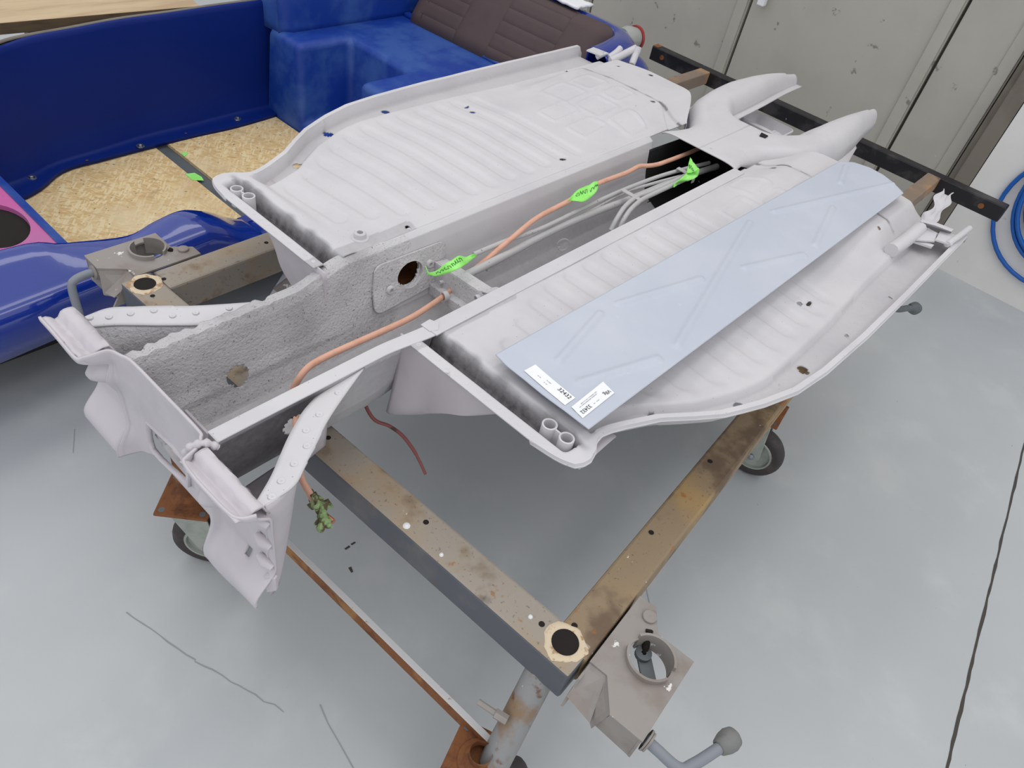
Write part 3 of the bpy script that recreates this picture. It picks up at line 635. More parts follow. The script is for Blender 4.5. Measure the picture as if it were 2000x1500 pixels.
for q in range(2):
    pass
rg = []
for i, p in enumerate(arm):
    t = (arm[min(i + 1, len(arm) - 1)] - arm[max(i - 1, 0)]).normalized(); n2 = Vector((-t.y, t.x, 0)).normalized(); ww = .016 + .006 * sin(i * .5)
    rg.append([p + n2 * ww + Vector((0, 0, .002)), p + n2 * ww * .4 - Vector((0, 0, .010)), p - n2 * ww * .5 - Vector((0, 0, .010)), p - n2 * ww + Vector((0, 0, .003))])
mb.loft(rg, closed=False)
mb.prism([at(1798, 433, .665), at(1826, 440, .665), at(1858, 452, .66), at(1856, 456, .625), at(1828, 450, .625), at(1800, 440, .63)], (.012, 0, .002))
mb.prism([at(1797, 449, .645), at(1828, 457, .645), at(1824, 473, .64), at(1783, 470, .64)], (0, 0, .003))
mb.prism([at(1783, 474, .632), at(1818, 485, .632), at(1822, 481, .632), at(1786, 470, .632)], (0, 0, .004))
mb.tube(smooth_path([at(1741, 489, .638), at(1768, 470, .642), at(1796, 446, .648)], 6), .016, 10)
mb.prism([at(1826, 470, .645), at(1858, 480, .645), at(1868, 462, .645), at(1836, 454, .645)], (0, 0, .003))
mb.tube([at(1850, 477, .645), at(1872, 462, .65), at(1893, 446, .655)], .007, 8)
part('torn_bracket', mb, 'primer', pan, solid=.002, smooth=50)

# ================================================================== PIPES, WIRE AND TAPE
cp = smooth_path(zpts([(1385, 280, .56), (1352, 296, .595), (1300, 316, .605), (1280, 322, .605), (1262, 324, .608), (1248, 325, .61), (1222, 338, .61), (1165, 360, .612), (1110, 393, .61), (1050, 425, .605), (1000, 465, .596), (940, 515, .566), (905, 545, .545), (875, 572, .538), (840, 597, .545), (800, 622, .562), (740, 650, .578), (690, 672, .585), (640, 695, .583), (605, 715, .575), (585, 738, .56), (572, 765, .53), (576, 800, .50), (582, 880, .47), (588, 930, .45), (604, 962, .44), (616, 985, .435)]), 6)
mb = MB(); mb.tube(cp, .0058, 10); tag(part('copper_fuel_pipe', mb, 'copper', origin=(.7, 0, .58), smooth=60), 'bent pale copper fuel pipe running along the open tunnel of the floor pan', 'pipe')
mb = MB(); mb.tube(zpts([(622, 1000, .43), (634, 1005, .425), (650, 1018, .42)]), .0048, 10, caps=False); mb.lathe([(.0048, 0), (.0022, 0)], at(650, 1018, .42), ray(28, 18).normalized(), 10)
tag(part('copper_pipe_stub', mb, 'copper_bare', origin=at(634, 1005, .425), smooth=60), 'short shiny cut copper pipe end poking out of the dirty tape ball', 'pipe')
mb = MB(); mb.tube(smooth_path(zpts([(700, 755, .46), (708, 778, .44), (722, 808, .42), (736, 823, .41), (760, 832, .40), (785, 850, .385), (805, 875, .365), (818, 898, .345), (831, 926, .32)]), 6), [.0036] * 40 + [.003] * 9, 8)
tag(part('brake_line', mb, 'redwire', origin=at(760, 832, .40), smooth=60), 'thin dull red brake line hanging curved below the pan above the floor', 'pipe')

def flag(name, px_pts, zs, label, thick=.0012, marks=()):
    """a creased tape flag spanned over a row of (top, bottom) pixel pairs"""
    top = [at(a, b, z) for (a, b, c, d), z in zip(px_pts, zs)]; bot = [at(c, d, z - .006) for (a, b, c, d), z in zip(px_pts, zs)]
    T = smooth_path(top, 5); B = smooth_path(bot, 5); n = len(T) - 1; mb = MB()
    def fn(u, v):
        p = T[round(u * n)].lerp(B[round(u * n)], v); nn = .003 * nz(u * 2, v, len(label), 4); return (p.x + nn * .3, p.y, p.z + nn)
    mb.grid(n, 6, fn)
    o = part(name, mb, 'tape', origin=(top[0] + bot[-1]) / 2, solid=thick, smooth=60); tag(o, label, 'tape')
    if marks:
        pm = MB()
        for (u0, u1, v0, v1, amp) in marks:
            pts = [Vector(fn(lerp(u0, u1, k / 14), lerp(v0, v1, k / 14) + amp * sin(k * 1.9))) + Vector((0, 0, .0016)) for k in range(15)]; pm.tube(pts, .0006, 4)
        part('pen_mark', pm, 'pen', o, smooth=0)
    return o
flag('tape_flag', [(1110, 392, 1112, 392), (1122, 376, 1126, 393), (1138, 366, 1142, 393), (1152, 360, 1160, 380), (1165, 354, 1167, 370), (1168, 360, 1168, 362)], [.617, .62, .622, .622, .62, .618], 'bright green tape flag with dark writing on the middle of the copper pipe', marks=((.2, .5, .4, .4, .16), (.55, .9, .5, .55, .14)))
flag('tape_flag', [(831, 519, 833, 525), (837, 531, 838, 538), (853, 528, 858, 538), (875, 512, 884, 530), (893, 502, 903, 521), (912, 500, 918, 510), (929, 496, 931, 499)], [.607, .602, .61, .63, .632, .61, .60], 'bright green curled tape flag on the thin tube beside the cross bracket', marks=((.3, .5, .5, .5, .2), (.52, .7, .45, .4, .22)))
flag('tape_flag', [(1348, 307, 1341, 337), (1355, 318, 1346, 338), (1366, 331, 1350, 338)], [.628, .63, .628], 'upright green tape tab at the dark rear end of the tunnel', marks=((.1, .9, .5, .6, .15),))
flag('tape_flag', [(1341, 337, 1366, 331), (1336, 343, 1362, 345), (1330, 348, 1348, 352), (1318, 358, 1326, 356), (1316, 366, 1321, 363)], [.617, .62, .618, .612, .607], 'crumpled green tape wound round the tube bundle below the upright tab')
mb = MB(); c = at(622, 985, .432)
for k, (px, py, r) in enumerate(((607, 962, .007), (612, 972, .011), (620, 982, .014), (625, 992, .013), (628, 1004, .009), (633, 1018, .012), (626, 1028, .008), (640, 1026, .006), (637, 985, .007), (612, 984, .005))):
    cc = at(px, py, .436 - .001 * k); n0 = len(mb.v); mb.lathe([(.0002, -r)] + [(r * cos(a) * 0.85, r * sin(a)) for a in (-1, -.5, 0, .5, 1)] + [(.0002, r)], cc, (nz(k, 1), nz(k, 2), 1), 10)
    for q in range(n0, len(mb.v)): d = mb.v[q] - cc; mb.v[q] = cc + d * (1 + .8 * nz(mb.v[q].x, mb.v[q].y, mb.v[q].z, 90))
for (a, b) in (((628, 1004), (622, 1034)), ((630, 1006), (640, 1032)), ((618, 1018), (612, 1026)), ((632, 980), (642, 992)), ((608, 966), (616, 978))):
    p, q = at(*a, .43), at(*b, .424); mb.prism([p, p + Vector((.006, -.004, .004)), q + Vector((.005, -.006, .002)), q], (.001, .001, .002))
tag(part('tape_ball', mb, 'tape_old', origin=c, smooth=30), 'dirty frayed green tape ball wrapped on the hanging copper pipe end', 'tape')

# ================================================================== BLUE-GREY COVER PLATE
ZC = .668
def sheet_pt(a, b):
    """a along 0..1 (front to rear), b across 0..1 (tunnel side to outside)"""
    front = [(968, 692), (990, 712), (1024, 737), (1062, 768), (1105, 801), (1150, 838)]
    rear = [(1640, 315), (1668, 318), (1698, 329), (1724, 343), (1746, 359), (1765, 377)]
    f = b * 5; i = min(4, int(f)); r = f - i
    A = at(lerp(front[i][0], front[i + 1][0], r), lerp(front[i][1], front[i + 1][1], r), ZC); B = at(lerp(rear[i][0], rear[i + 1][0], r), lerp(rear[i][1], rear[i + 1][1], r), ZC + .012)
    p = A.lerp(B, a); p.z += .006 * sin(pi * a) * 0 - .004 * sin(pi * b) * (1 - a) + .003 * sin(pi * b) * a
    return p
BEADS = [((1172, 613), (1092, 702)), ((1284, 701), (1134, 744)), ((1462, 440), (1321, 676)), ((1368, 547), (1208, 594)), ((1566, 503), (1452, 527)), ((1622, 413), (1589, 484)), ((1738, 369), (1508, 420)), ((1647, 334), (1636, 366))]
BD = [(at(*a, ZC), at(*b, ZC)) for a, b in BEADS]
def bead(p):
    h = 0
    for a, b in BD:
        ab = (b - a).to_2d(); ap = (p - a).to_2d(); t = min(1, max(0, ap.dot(ab) / ab.dot(ab))); d = (ap - ab * t).length
        if d < .012: h = max(h, .0045 * (1 - sst(.003, .0095, d)))
    return h
def cover_fn(u, v): p = sheet_pt(u, v); return (p.x, p.y, p.z + bead(p))
mb = MB(); mb.grid(300, 52, cover_fn, flip=True)
cover = tag(part('tunnel_cover_plate', mb, 'cover', solid=.0016, offset=-1, smooth=60, origin=sheet_pt(.5, .5)), 'long blue-grey sheet metal cover plate with stamped ridges on the right pan half', 'metal plate')
def text_mesh(txt, origin, xdir, size, m, parent, name='print_text'):
    cu = bpy.data.curves.new('tmp', 'FONT'); cu.body = txt; cu.size = size; cu.resolution_u = 3
    to = bpy.data.objects.new('tmp', cu); COL.objects.link(to); bpy.context.view_layer.update()
    dg = bpy.context.evaluated_depsgraph_get(); me = bpy.data.meshes.new_from_object(to.evaluated_get(dg)); bpy.data.objects.remove(to)
    X = Vector((xdir.x, xdir.y, xdir.z)).normalized(); Y = Vector((0, 0, 1)).cross(X).normalized(); Z = X.cross(Y)
    mb = MB(); mb.add([Vector(origin) + X * v.co.x + Y * v.co.y + Z * .0004 for v in me.vertices], [tuple(pp.vertices) for pp in me.polygons])
    return part(name, mb, m, parent, smooth=0)
def sticker(px, lab):
    P = [at(a, b, ZC) for a, b in px]; out = []
    n = 10; mb = MB()
    def fn(u, v): p = P[0].lerp(P[1], u).lerp(P[3].lerp(P[2], u), v); q = sheet_z(p); return (p.x, p.y, q + .0012)
    mb.grid(n, 4, fn); o = part('sticker', mb, 'sticker', cover, smooth=0, label=lab); return o, P, fn
SH = [[cover_fn(i / 60, j / 20) for j in range(21)] for i in range(31)]
def sheet_z(p):
    best = min(((q[0] - p.x) ** 2 + (q[1] - p.y) ** 2, q[2]) for r in SH for q in r); return best[1]
s1, P1, f1 = sticker(((1024, 722), (1104, 790), (1124, 776), (1046, 710)), 'white label nearest the front edge reading 32432')
s2, P2, f2 = sticker(((1178, 745), (1116, 794), (1138, 817), (1200, 768)), 'white label upside down reading VIIg and 32432')
def on(f, u, v, dz=.0006): p = f(u, v); return Vector((p[0], p[1], p[2] + dz))
x1 = on(f1, .95, .5) - on(f1, .05, .5)
text_mesh('32432', on(f1, .66, .58), x1, .0108, 'ink', s1)
x2 = on(f2, .95, .5) - on(f2, .05, .5)
text_mesh('VIIg', on(f2, .06, .60), x2, .0095, 'ink', s2)
text_mesh('32432', on(f2, .66, .58), x2, .0098, 'ink', s2)
for (f, s, rows) in ((f1, s1, ((.22, .30, .45), (.40, .50, .62), (.40, .47, .35))), (f2, s2, ((.40, .56, .74), (.34, .84, .36), (.30, .78, .24)))):
    mb = MB()
    for (u0, u1, v) in rows:
        u = u0; d = (on(f, .9, .5) - on(f, .1, .5)).normalized()
        while u < u1: c = on(f, u, v, .0004); ln = random.uniform(.0015, .004); mb.bar(c, c + d * ln, .0010, .0002); u += .03 + random.random() * .02
    part('print_lines', mb, 'ink_soft', s, smooth=0)['kind'] = 'stuff'

# ================================================================== ROLLING TRESTLE
ZT = .435  # beams, rails, tube and clamps: coordinates scaled about the camera, baked as numbers
tre = thing('rolling_trestle', 'rusty welded steel trestle on castors carrying the upside down floor pan', 'trestle', (1.2, -.1, 0))
mb = MB(); mb.bar((.556, -.640, ZT - .036), (.508, .526, ZT - .036), .066, .072, mi=1, top_mi=0); part('front_beam', mb, ['rust_top', 'grey_side'], tre, bevel=.005, smooth=0)
mb = MB(); mb.bar((.560, -.6132, ZT - .0355), (1.85, -.515, ZT - .0355), .062, .070, mi=1, top_mi=0); part('side_beam', mb, ['rust_brown', 'rust_brown'], tre, bevel=.005, smooth=0)
mb = MB(); mb.bar((.543, .491, ZT - .035), (1.85, .504, ZT - .035), .068, .070, mi=1, top_mi=0); part('side_beam', mb, ['rust_top', 'rust_top'], tre, bevel=.005, smooth=0)
mb = MB(); mb.bar((1.88, -.60, ZT - .035), (1.88, .66, ZT - .035), .056, .068); part('middle_beam', mb, 'rust_top', tre, bevel=.004, smooth=0)
for py_ in (.606, -.388):
    mb = MB(); mb.bar((1.91, py_, ZT - .03), (2.97, py_, ZT - .03), .050, .050); part('extension_rail', mb, 'rail', tre, bevel=.004, smooth=0)
mb = MB(); mb.bar((2.994, -.649, ZT - .034), (2.994, .881, ZT - .034), .048, .057)
rt = part('rear_cross_tube', mb, 'black_tube', tre, bevel=.004, smooth=0)
for y in (-.575, .82):
    mb = MB(); mb.lathe([(.010, 0), (.010, .001), (.0005, .001)], (2.9695, y, ZT - .034), (-1, 0, 0), 14); part('bolt_hole', mb, 'rust', rt, smooth=0)
mb = MB(); mb.box((2.994, .868, ZT - .005), (.042, .026, .001)); part('rusty_end', mb, 'rust', rt, smooth=0)
M['cream'] = material('flaking_cream_paint', lin(214, 196, 168), .8, layers=(('noise', 60, 4, .5, .62, lin(160, 120, 80), .8),))
for (hx, hy, r) in ((.561, -.604, .021), (.511, .494, .021)):
    mb = MB(); mb.lathe([(r + .012, .0002), (r + .010, .0016), (r + .001, .0022), (r, .001)], (hx, hy, ZT), seg=28); o3 = Vector((hx, hy, ZT))
    for q in range(len(mb.v)): d = mb.v[q] - o3; mb.v[q] = o3 + Vector((d.x, d.y, 0)) * (1 + .25 * nz(mb.v[q].x, mb.v[q].y, 0, 60) * (d.length > r + .005)) + Vector((0, 0, d.z))
    so = part('socket_ring', mb, 'cream', tre, smooth=60)
    mb = MB(); mb.lathe([(r, .0018), (r * .99, .0012), (.0004, .0011)], o3, seg=28); part('bore', mb, 'hole', so, smooth=0)  # flat dark disc, shade of an open hole put in as colour
for (px, py) in ((1058, 1219), (1122, 1222), (832, 1020), (641, 855), (1387, 901), (1272, 1040), (298, 578), (320, 545), (520, 474)):
    c = at(px, py, ZT); mb = MB(); mb.lathe([(.005, .0004), (.0003, .0005)], c, seg=10); part('drill_hole', mb, 'hole', tre, smooth=0)
for (px, py, r) in ((794, 1027, .007), (862, 1084, .004), (1036, 1205, .004)):
    c = at(px, py, ZT); mb = MB(); mb.lathe([(r, -.001), (r * .7, .003), (.0004, .004)], c, seg=9); part('paint_blob', mb, 'white_cloth', tre, smooth=60)
# legs
def leg(top, foot, wd, name='leg', m='leg_paint'):
    mb = MB(); mb.tube([Vector(top), Vector(top).lerp(Vector(foot), .5), Vector(foot)], wd, 18); return part(name, mb, m, tre, smooth=60)
leg((.553, -.592, ZT - .06), at(964, 1492, .20), .025)
leg((.52, .42, ZT - .06), (.48, .30, .2), .022)
leg((1.84, -.50, ZT - .06), (1.80, -.50, .2), .020)
leg((1.85, .52, ZT - .06), (1.85, .56, .2), .022)
leg(at(574, 530, ZT - .08), at(536, 590, .26), .018, 'strut', 'white_bar')
mb = MB(); mb.bar(at(537, 1042, .22), at(962, 1460, .205), .012, .032, mi=1, top_mi=0); part('brace_bar', mb, ['white_bar', 'rust'], tre, bevel=.001, smooth=0)
mb = MB(); mb.bar(at(548, 575, .30), at(588, 545, .34), .006, .05); part('stay_plate', mb, 'bracket', tre, smooth=0)
mb = MB(); p = at(990, 1407, .30); mb.tube([p, p + Vector((-.006, .020, .002))], .0085, 6); q = p + Vector((-.006, .020, .002)); mb.tube([q, q + Vector((-.008, .030, .003))], .0052, 10); part('clamp_bolt', mb, 'bracket', tre, smooth=30)

def caster(c, zplate, yaw, label=None, plate_rot=0.6, post_top=None):
    """c = ground contact point"""
    c = Vector(c); X = Vector((cos(yaw), sin(yaw), 0)); Yv = Vector((-sin(yaw), cos(yaw), 0)); hub = c + Vector((0, 0, .078)); sw = c + X * .03
    mb = MB(); a = plate_rot; px = Vector((cos(a), sin(a), 0)); pyv = Vector((-sin(a), cos(a), 0)); pc = Vector((sw.x, sw.y, zplate))
    mb.box(pc, (.104, .100, .007), (px, pyv, Vector((0, 0, 1))))
    pl = part('caster', mb, 'rust', tre, bevel=.002, smooth=0)
    mb = MB()
    for sx in (-1, 1):
        for sy in (-1, 1): mb = MB(); mb.lathe([(.006, .0036), (.0004, .0038)], pc + px * .040 * sx + pyv * .038 * sy, seg=12); part('plate_hole', mb, 'grey_bench', pl, smooth=0)
    mb = MB(); mb.lathe([(.036, .003), (.034, .008), (.026, .010), (.022, .018), (.018, .02), (.018, (post_top or zplate + .09) - zplate)], pc, seg=20); part('post', mb, 'rust', pl, smooth=40)
    mb = MB(); mb.lathe([(.0005, -.004), (.036, -.004), (.038, -.016), (.030, -.020), (.0005, -.020)], pc, seg=24)
    for s in (-1, 1):
        o = Yv * .027 * s; top = pc + Vector((0, 0, -.018))
        mb.prism([top - X * .036 + o, top + X * .036 + o, hub + X * .020 + o - Vector((0, 0, .002)), hub - Vector((0, 0, .02)) + o + X * .008, hub - Vector((0, 0, .02)) + o - X * .008, hub - X * .022 + o], Yv * .0035 * s)
    mb.box(pc + Vector((0, 0, -.016)), (.072, .060, .004), (X, Yv, Vector((0, 0, 1))))
    part('fork', mb, 'zinc', pl, bevel=.001, smooth=30)
    mb = MB(); R = .078
    mb.lathe([(.048, -.019), (R - .014, -.021), (R - .005, -.017), (R - .001, -.008), (R, 0), (R - .001, .008), (R - .005, .017), (R - .014, .021), (.048, .019)], hub, Yv, 40); wl = part('wheel', mb, 'rubber', pl, smooth=50)
    mb = MB()
    for s in (-1, 1): mb.lathe([(.052, .018), (.050, .0215), (.046, .0215), (.044, .014), (.020, .012), (.018, .021), (.0005, .021)], hub, Yv * s, 32)
    part('rim', mb, 'zinc', wl, smooth=40)
    mb = MB()
    for s in (-1, 1): mb.lathe([(.010, .028), (.010, .036), (.007, .037), (.0006, .039)], hub, Yv * s, 6); mb.tube([hub - Yv * .034, hub + Yv * .034], .005, 8)
    part('axle_bolt', mb, 'chrome', wl, smooth=30)
    return pl
caster((1.576, -.546, 0), .215, math.radians(98), plate_rot=.15, post_top=.42)
caster((.388, .116, 0), .205, math.radians(132), plate_rot=.72, post_top=.40)
caster(tuple(at(935, 1560, 0.0)), .20, 2.6, plate_rot=.35, post_top=.24)
caster((1.85, .54, 0), .215, .5, plate_rot=.2, post_top=.36)

# clamp brackets with cranks
def clamp(O, ax, ay, crank_dir, name_idx):
    """O: point on beam's outer top edge; ax along beam, ay outwards"""
    ax = Vector(ax).normalized(); ay = Vector(ay).normalized(); U = Vector((0, 0, 1))
    KS = 1.14
    def P(a, b, z=0.0): return O + (ax * a + ay * b + U * z) * KS
    outl = [(-.012, .003), (.118, .003), (.118, .030), (.085, .052), (.085, .108), (-.052, .108), (-.052, .060), (-.012, .030)]
    cxh, cyh, rr = .045, .062, .030
    # plate with a round opening: ring of quads between outline and circle
    n = 48; mb = MB(); oo = []
    def hit(a):
        d = (cos(a), sin(a)); best = 1e9
        for (p, q) in zip(outl, outl[1:] + outl[:1]):
            ex, ey = q[0] - p[0], q[1] - p[1]; den = d[0] * ey - d[1] * ex
            if abs(den) < 1e-9: continue
            t = ((p[0] - cxh) * ey - (p[1] - cyh) * ex) / den; s = ((p[0] - cxh) * d[1] - (p[1] - cyh) * d[0]) / den
            if t > 0 and -1e-6 <= s <= 1 + 1e-6: best = min(best, t)
        return (cxh + d[0] * best, cyh + d[1] * best)
    angs = sorted([2 * pi * k / n for k in range(n)] + [math.atan2(q[1] - cyh, q[0] - cxh) % (2 * pi) for q in outl]); n = len(angs)
    oo = [hit(a) for a in angs]; ii = [(cxh + rr * cos(a), cyh + rr * sin(a)) for a in angs]
    vs = [P(*q, -.05 if False else -.004) for q in oo] + [P(*q, .0) for q in oo] + [P(*q, .0) for q in ii] + [P(*q, -.004) for q in ii]
    mb.add(vs, [(r * n + k, r * n + (k + 1) % n, ((r + 1) % 4) * n + (k + 1) % n, ((r + 1) % 4) * n + k) for r in range(4) for k in range(n)])
    pl = part('clamp_bracket', mb, 'bracket', tre, smooth=30, bevel=.0006)
    mb = MB()
    mb.prism([P(.084, .1065, -.002), P(-.051, .1065, -.002), P(-.051, .1065, -.055), P(.084, .1065, -.045)], ay * -.004)
    mb.prism([P(-.0505, .106, -.002), P(-.0505, .061, -.002), P(-.0505, .050, -.05), P(-.0505, .106, -.055)], ax * .004)
    mb.prism([P(-.050, .060, -.003), P(-.013, .031, -.003), P(-.030, .016, -.05), P(-.056, .050, -.052)], (.002, 0, -.003))
    mb.prism([P(-.035, .003, -.012), P(.118, .003, -.004), P(.118, .003, -.05), P(-.06, .003, -.05)], ay * .004)
    mb.prism([P(-.012, .03, -.004), P(-.012, .004, -.004), P(-.055, .004, -.03), P(-.055, .045, -.045)], ax * .003)
    part('bracket_skirt', mb, 'bracket', pl, smooth=0)
    # upstanding split ring
    mb = MB(); rings = []
    for (a0, a1) in ((math.radians(-60), math.radians(75)), (math.radians(110), math.radians(262))):
        rg = []
        for k in range(21):
            a = lerp(a0, a1, k / 20); e = Vector(P(cxh, cyh)); dv = ax * cos(a) + ay * sin(a)
            rg.append([e + dv * KS * .030 + U * -.030, e + dv * KS * .030 + U * .010, e + dv * KS * .0335 + U * .010, e + dv * KS * .0335 + U * -.030])
        mb.loft(rg, closed=True, caps=True)
    part('split_ring', mb, 'bracket', pl, smooth=40)
    mb = MB(); mb.lathe([(.0115, 0), (.0115, .004), (.010, .005), (.0004, .0052)], P(.098, .050 if False else .030), U, 20); part('rivet', mb, 'bracket', pl, smooth=30)
    # pawl inside
    mb = MB(); mb.bar(P(.062, .050, -.026), P(.030, .082, -.030), .022, .005); mb.lathe([(.013, -.004), (.013, .004), (.004, .004)], P(.060, .050, -.022), U, 16); part('pawl', mb, 'grey_bench', pl, smooth=30)
    mb = MB(); mb.tube([P(.064, .050, -.024), P(.080, .040, .002)], .006, 10); part('pawl_pin', mb, 'hole', pl, smooth=40)
    # crank
    c0, pts, kn = crank_dir
    mb = MB(); mb.tube(smooth_path([P(*q) for q in pts], 6), .0085, 12); cr = part('crank_handle', mb, 'crank', pl, smooth=60)
    mb = MB(); a, b = P(*pts[0]), P(*pts[1]); d = (b - a).normalized(); mb.lathe([(.017, .0), (.017, .003), (.009, .003), (.0155, .004), (.0155, .007), (.009, .008)], a, d, 18); part('washer', mb, 'bracket', cr, smooth=30)
    mb = MB(); a, b = P(*pts[-2]), P(*pts[-1]); d = (b - a).normalized(); mb.lathe([(.009, -.002), (.0125, .0), (.0165, .012), (.0175, .022), (.015, .031), (.008, .036), (.0004, .037)], b - d * .006, d, 20); part('knob', mb, 'knob', cr, smooth=50)
    return pl
beam_dir = Vector((1.261, .096, 0)).normalized(); side = Vector((beam_dir.y, -beam_dir.x, 0))
clamp(Vector((.589, -.611, ZT)) + side * .0315 + beam_dir * -.012, beam_dir, side, (None, [(-.034, .110, -.024), (-.034, .128, -.026), (-.030, .160, -.034), (-.012, .172, -.036), (.022, .186, -.036), (.034, .190, -.036)], 0), 0)
clamp(Vector((.522, .526, ZT)), (1, .01, 0), (0, 1, 0), (None, [(-.050, .075, -.018), (-.068, .075, -.016), (-.090, .074, -.020), (-.098, .072, -.034), (-.102, .060, -.080), (-.104, .055, -.098)], 0), 1)
# far clamp under the right edge of the pan: only its crank shows
c = at(1785, 602, .36)
mb = MB(); mb.tube(smooth_path([Vector((2.02, -.54, .385)), c + Vector((-.08, .035, .012)), c + Vector((-.03, .012, .006)), c], 6), .009, 10); cr = part('crank_handle', mb, 'grey_bench', tre, smooth=60)
mb = MB(); mb.lathe([(.009, -.02), (.015, -.01), (.019, .004), (.014, .018), (.0004, .022)], c, (.8, -.4, -.2), 18); part('knob', mb, 'grey_bench', cr, smooth=50)
mb = MB(); mb.bar((1.91, -.50, ZT - .035), (2.04, -.50, ZT - .035), .10, .06); part('clamp_block', mb, 'bracket', tre, smooth=0, bevel=.004)

# ================================================================== BLUE BUGGY BODY
bug = thing('buggy_body', 'open blue glassfibre buggy body with brown rear seat standing beyond the trestle', 'car body', (1.2, 1.2, .12))
def ys(x): return .72 + .085 * (x - .3)
inner = [aty(px, py, yy) for px, py, yy in ((0, 487, .865), (122, 474, .855), (245, 460, .852), (300, 432, .855), (348, 411, .862), (385, 411, .872), (412, 416, .88), (440, 424, .89), (470, 428, .90), (495, 428, .905))]
inner = [inner[0] + Vector((-.5, -.04, 0))] + inner + [inner[-1] + Vector((.25, .03, .0)), inner[-1] + Vector((.6, .06, .02)), inner[-1] + Vector((1.0, .08, .1))]
mb = MB(); rings = []
for p in smooth_path(inner, 5):
    x = p.x; s = ys(x); zi = p.z; k = sst(1.5, 2.0, x); zs = min(.305, zi - .015)
    prof = [(s + .10, min(.14, zs * .5)), (s + .055, min(.145, zs * .53)), (s + .018, min(.175, zs * .60)), (s - .002, min(.215, zs * .72)), (s - .012, min(.25, zs * .83)), (s - .010, zs - .025), (s - .002, zs - .006), (s + .012, zs + .006), (s + .03, zs + .012), (lerp(s + .03, p.y, .5), lerp(zs + .012, zi, .62) + .004), (p.y - .018, zi - .001), (p.y - .006, zi), (p.y, zi - .004), (p.y + .004, zi - .012), (p.y + .03, .20), (p.y + .045, .085)]
    rings.append([(x, a, b) for a, b in prof])
mb.loft(rings, closed=False)
part('side_sill', mb, 'blue_gloss', bug, solid=.004, smooth=60)
# far side wall, swept along its foot
foot = [(0, 367), (105, 322), (190, 296), (280, 268), (370, 246), (455, 224), (546, 203)]
finn = [(28, 391), (122, 332), (200, 309), (300, 283), (385, 262), (462, 245), (545, 221)]
F = [at(px, py, .112) for px, py in foot]; I = [at(px, py, .108) for px, py in finn]
F = [F[0] + Vector((-.45, -.02, 0))] + F; I = [I[0] + Vector((-.45, -.02, 0))] + I
Fs, Is = smooth_path(F, 6), smooth_path(I, 6); mb = MB(); rings = []
for f, i in zip(Fs, Is):
    x = f.x; zt = .492 - .006 * exp(-((x - .72) / .06) ** 2) + .012 * sst(.60, .45, x)
    rings.append([(i.x, i.y, .098), (i.x, i.y, .108), lerp(i, f, .5) + Vector((0, 0, .001)), f - Vector((0, .006, 0)), f + Vector((0, .002, .010)), f + Vector((0, .004, .1)), f + Vector((0, .006, .25)), Vector((x, f.y + .007, zt - .018)), Vector((x, f.y + .010, zt - .004)), Vector((x, f.y + .015, zt)), Vector((x, f.y + .021, zt - .002)), Vector((x, f.y + .026, zt - .010)), Vector((x, f.y + .034, .3)), Vector((x, f.y + .015, .13))])
mb.loft(rings, closed=False); part('side_wall', mb, 'blue_wall', bug, solid=.004, smooth=60)
mb = MB(); rings = []
for f in Fs: rings.append([Vector((f.x, f.y + .024, .488)), Vector((f.x, f.y + .028, .492)), Vector((f.x, f.y + .036, .491)), Vector((f.x, f.y + .038, .465))])
mb.loft(rings, closed=False); part('rim_moulding', mb, 'door_edge', bug, solid=.003, smooth=60)
for px, py in ((62, 347), (274, 285), (464, 232)):
    c = at(px, py, .114); mb = MB(); mb.lathe([(.014, -.001), (.013, .0018), (.008, .0022)], c, seg=20); mb.lathe([(.0075, .002), (.0075, .006), (.005, .0075), (.0004, .008)], c, seg=6); part('washer_bolt', mb, 'chrome', bug, smooth=30)
for px, py in ((170, 313), (363, 260)):
    c = at(px, py, .113); mb = MB(); mb.lathe([(.004, 0), (.0003, .0005)], c, seg=10); part('rivet_hole', mb, 'rust', bug, smooth=0)
# floor cross bar and tub floor
mb = MB(); mb.box((1.108, 1.26, .080), (.055, .74, .012)); part('floor_bar', mb, 'grey_bench', bug, smooth=0)
mb = MB(); mb.box((1.05, 1.26, .072), (1.75, .80, .014)); part('tub_floor', mb, 'black_inside', bug, smooth=0)
# pink primed front bulkhead with an oval opening
mb = MB(); n = 40; hc = at(-14, 440, .25)
OUT = []; INN = []
bx0, bx1, by0, by1 = -.15, .526, .90, 1.575
for k in range(n):
    a = 2 * pi * k / n; d = (cos(a), sin(a)); t = min((bx1 - hc.x) / d[0] if d[0] > 1e-6 else 9, (bx0 - hc.x) / d[0] if d[0] < -1e-6 else 9, (by1 - hc.y) / d[1] if d[1] > 1e-6 else 9, (by0 - hc.y) / d[1] if d[1] < -1e-6 else 9)
    OUT.append((hc.x + d[0] * t, hc.y + d[1] * t)); INN.append((hc.x + d[0] * .075, hc.y + d[1] * .11))
vs = [(a, b, .25) for a, b in OUT] + [(a, b, .25) for a, b in INN] + [(a, b, .235) for a, b in INN]
mb.add(vs, [(r * n + k, r * n + (k + 1) % n, (r + 1) * n + (k + 1) % n, (r + 1) * n + k) for r in range(2) for k in range(n)])
bh = part('front_bulkhead', mb, 'pink', bug, smooth=0)
mb = MB(); mb.add([(a, b, .236) for a, b in INN], [tuple(range(n))]); part('bulkhead_opening', mb, 'hole', bh, smooth=0)
mb = MB(); mb.prism([(.520, .90, .252), (.540, .90, .246), (.540, 1.575, .246), (.520, 1.575, .252)], (0, 0, .002)); mb.box((.541, 1.24, .17), (.004, .68, .155)); part('bulkhead_edge', mb, 'blue_liner', bh, smooth=0, bevel=.001)
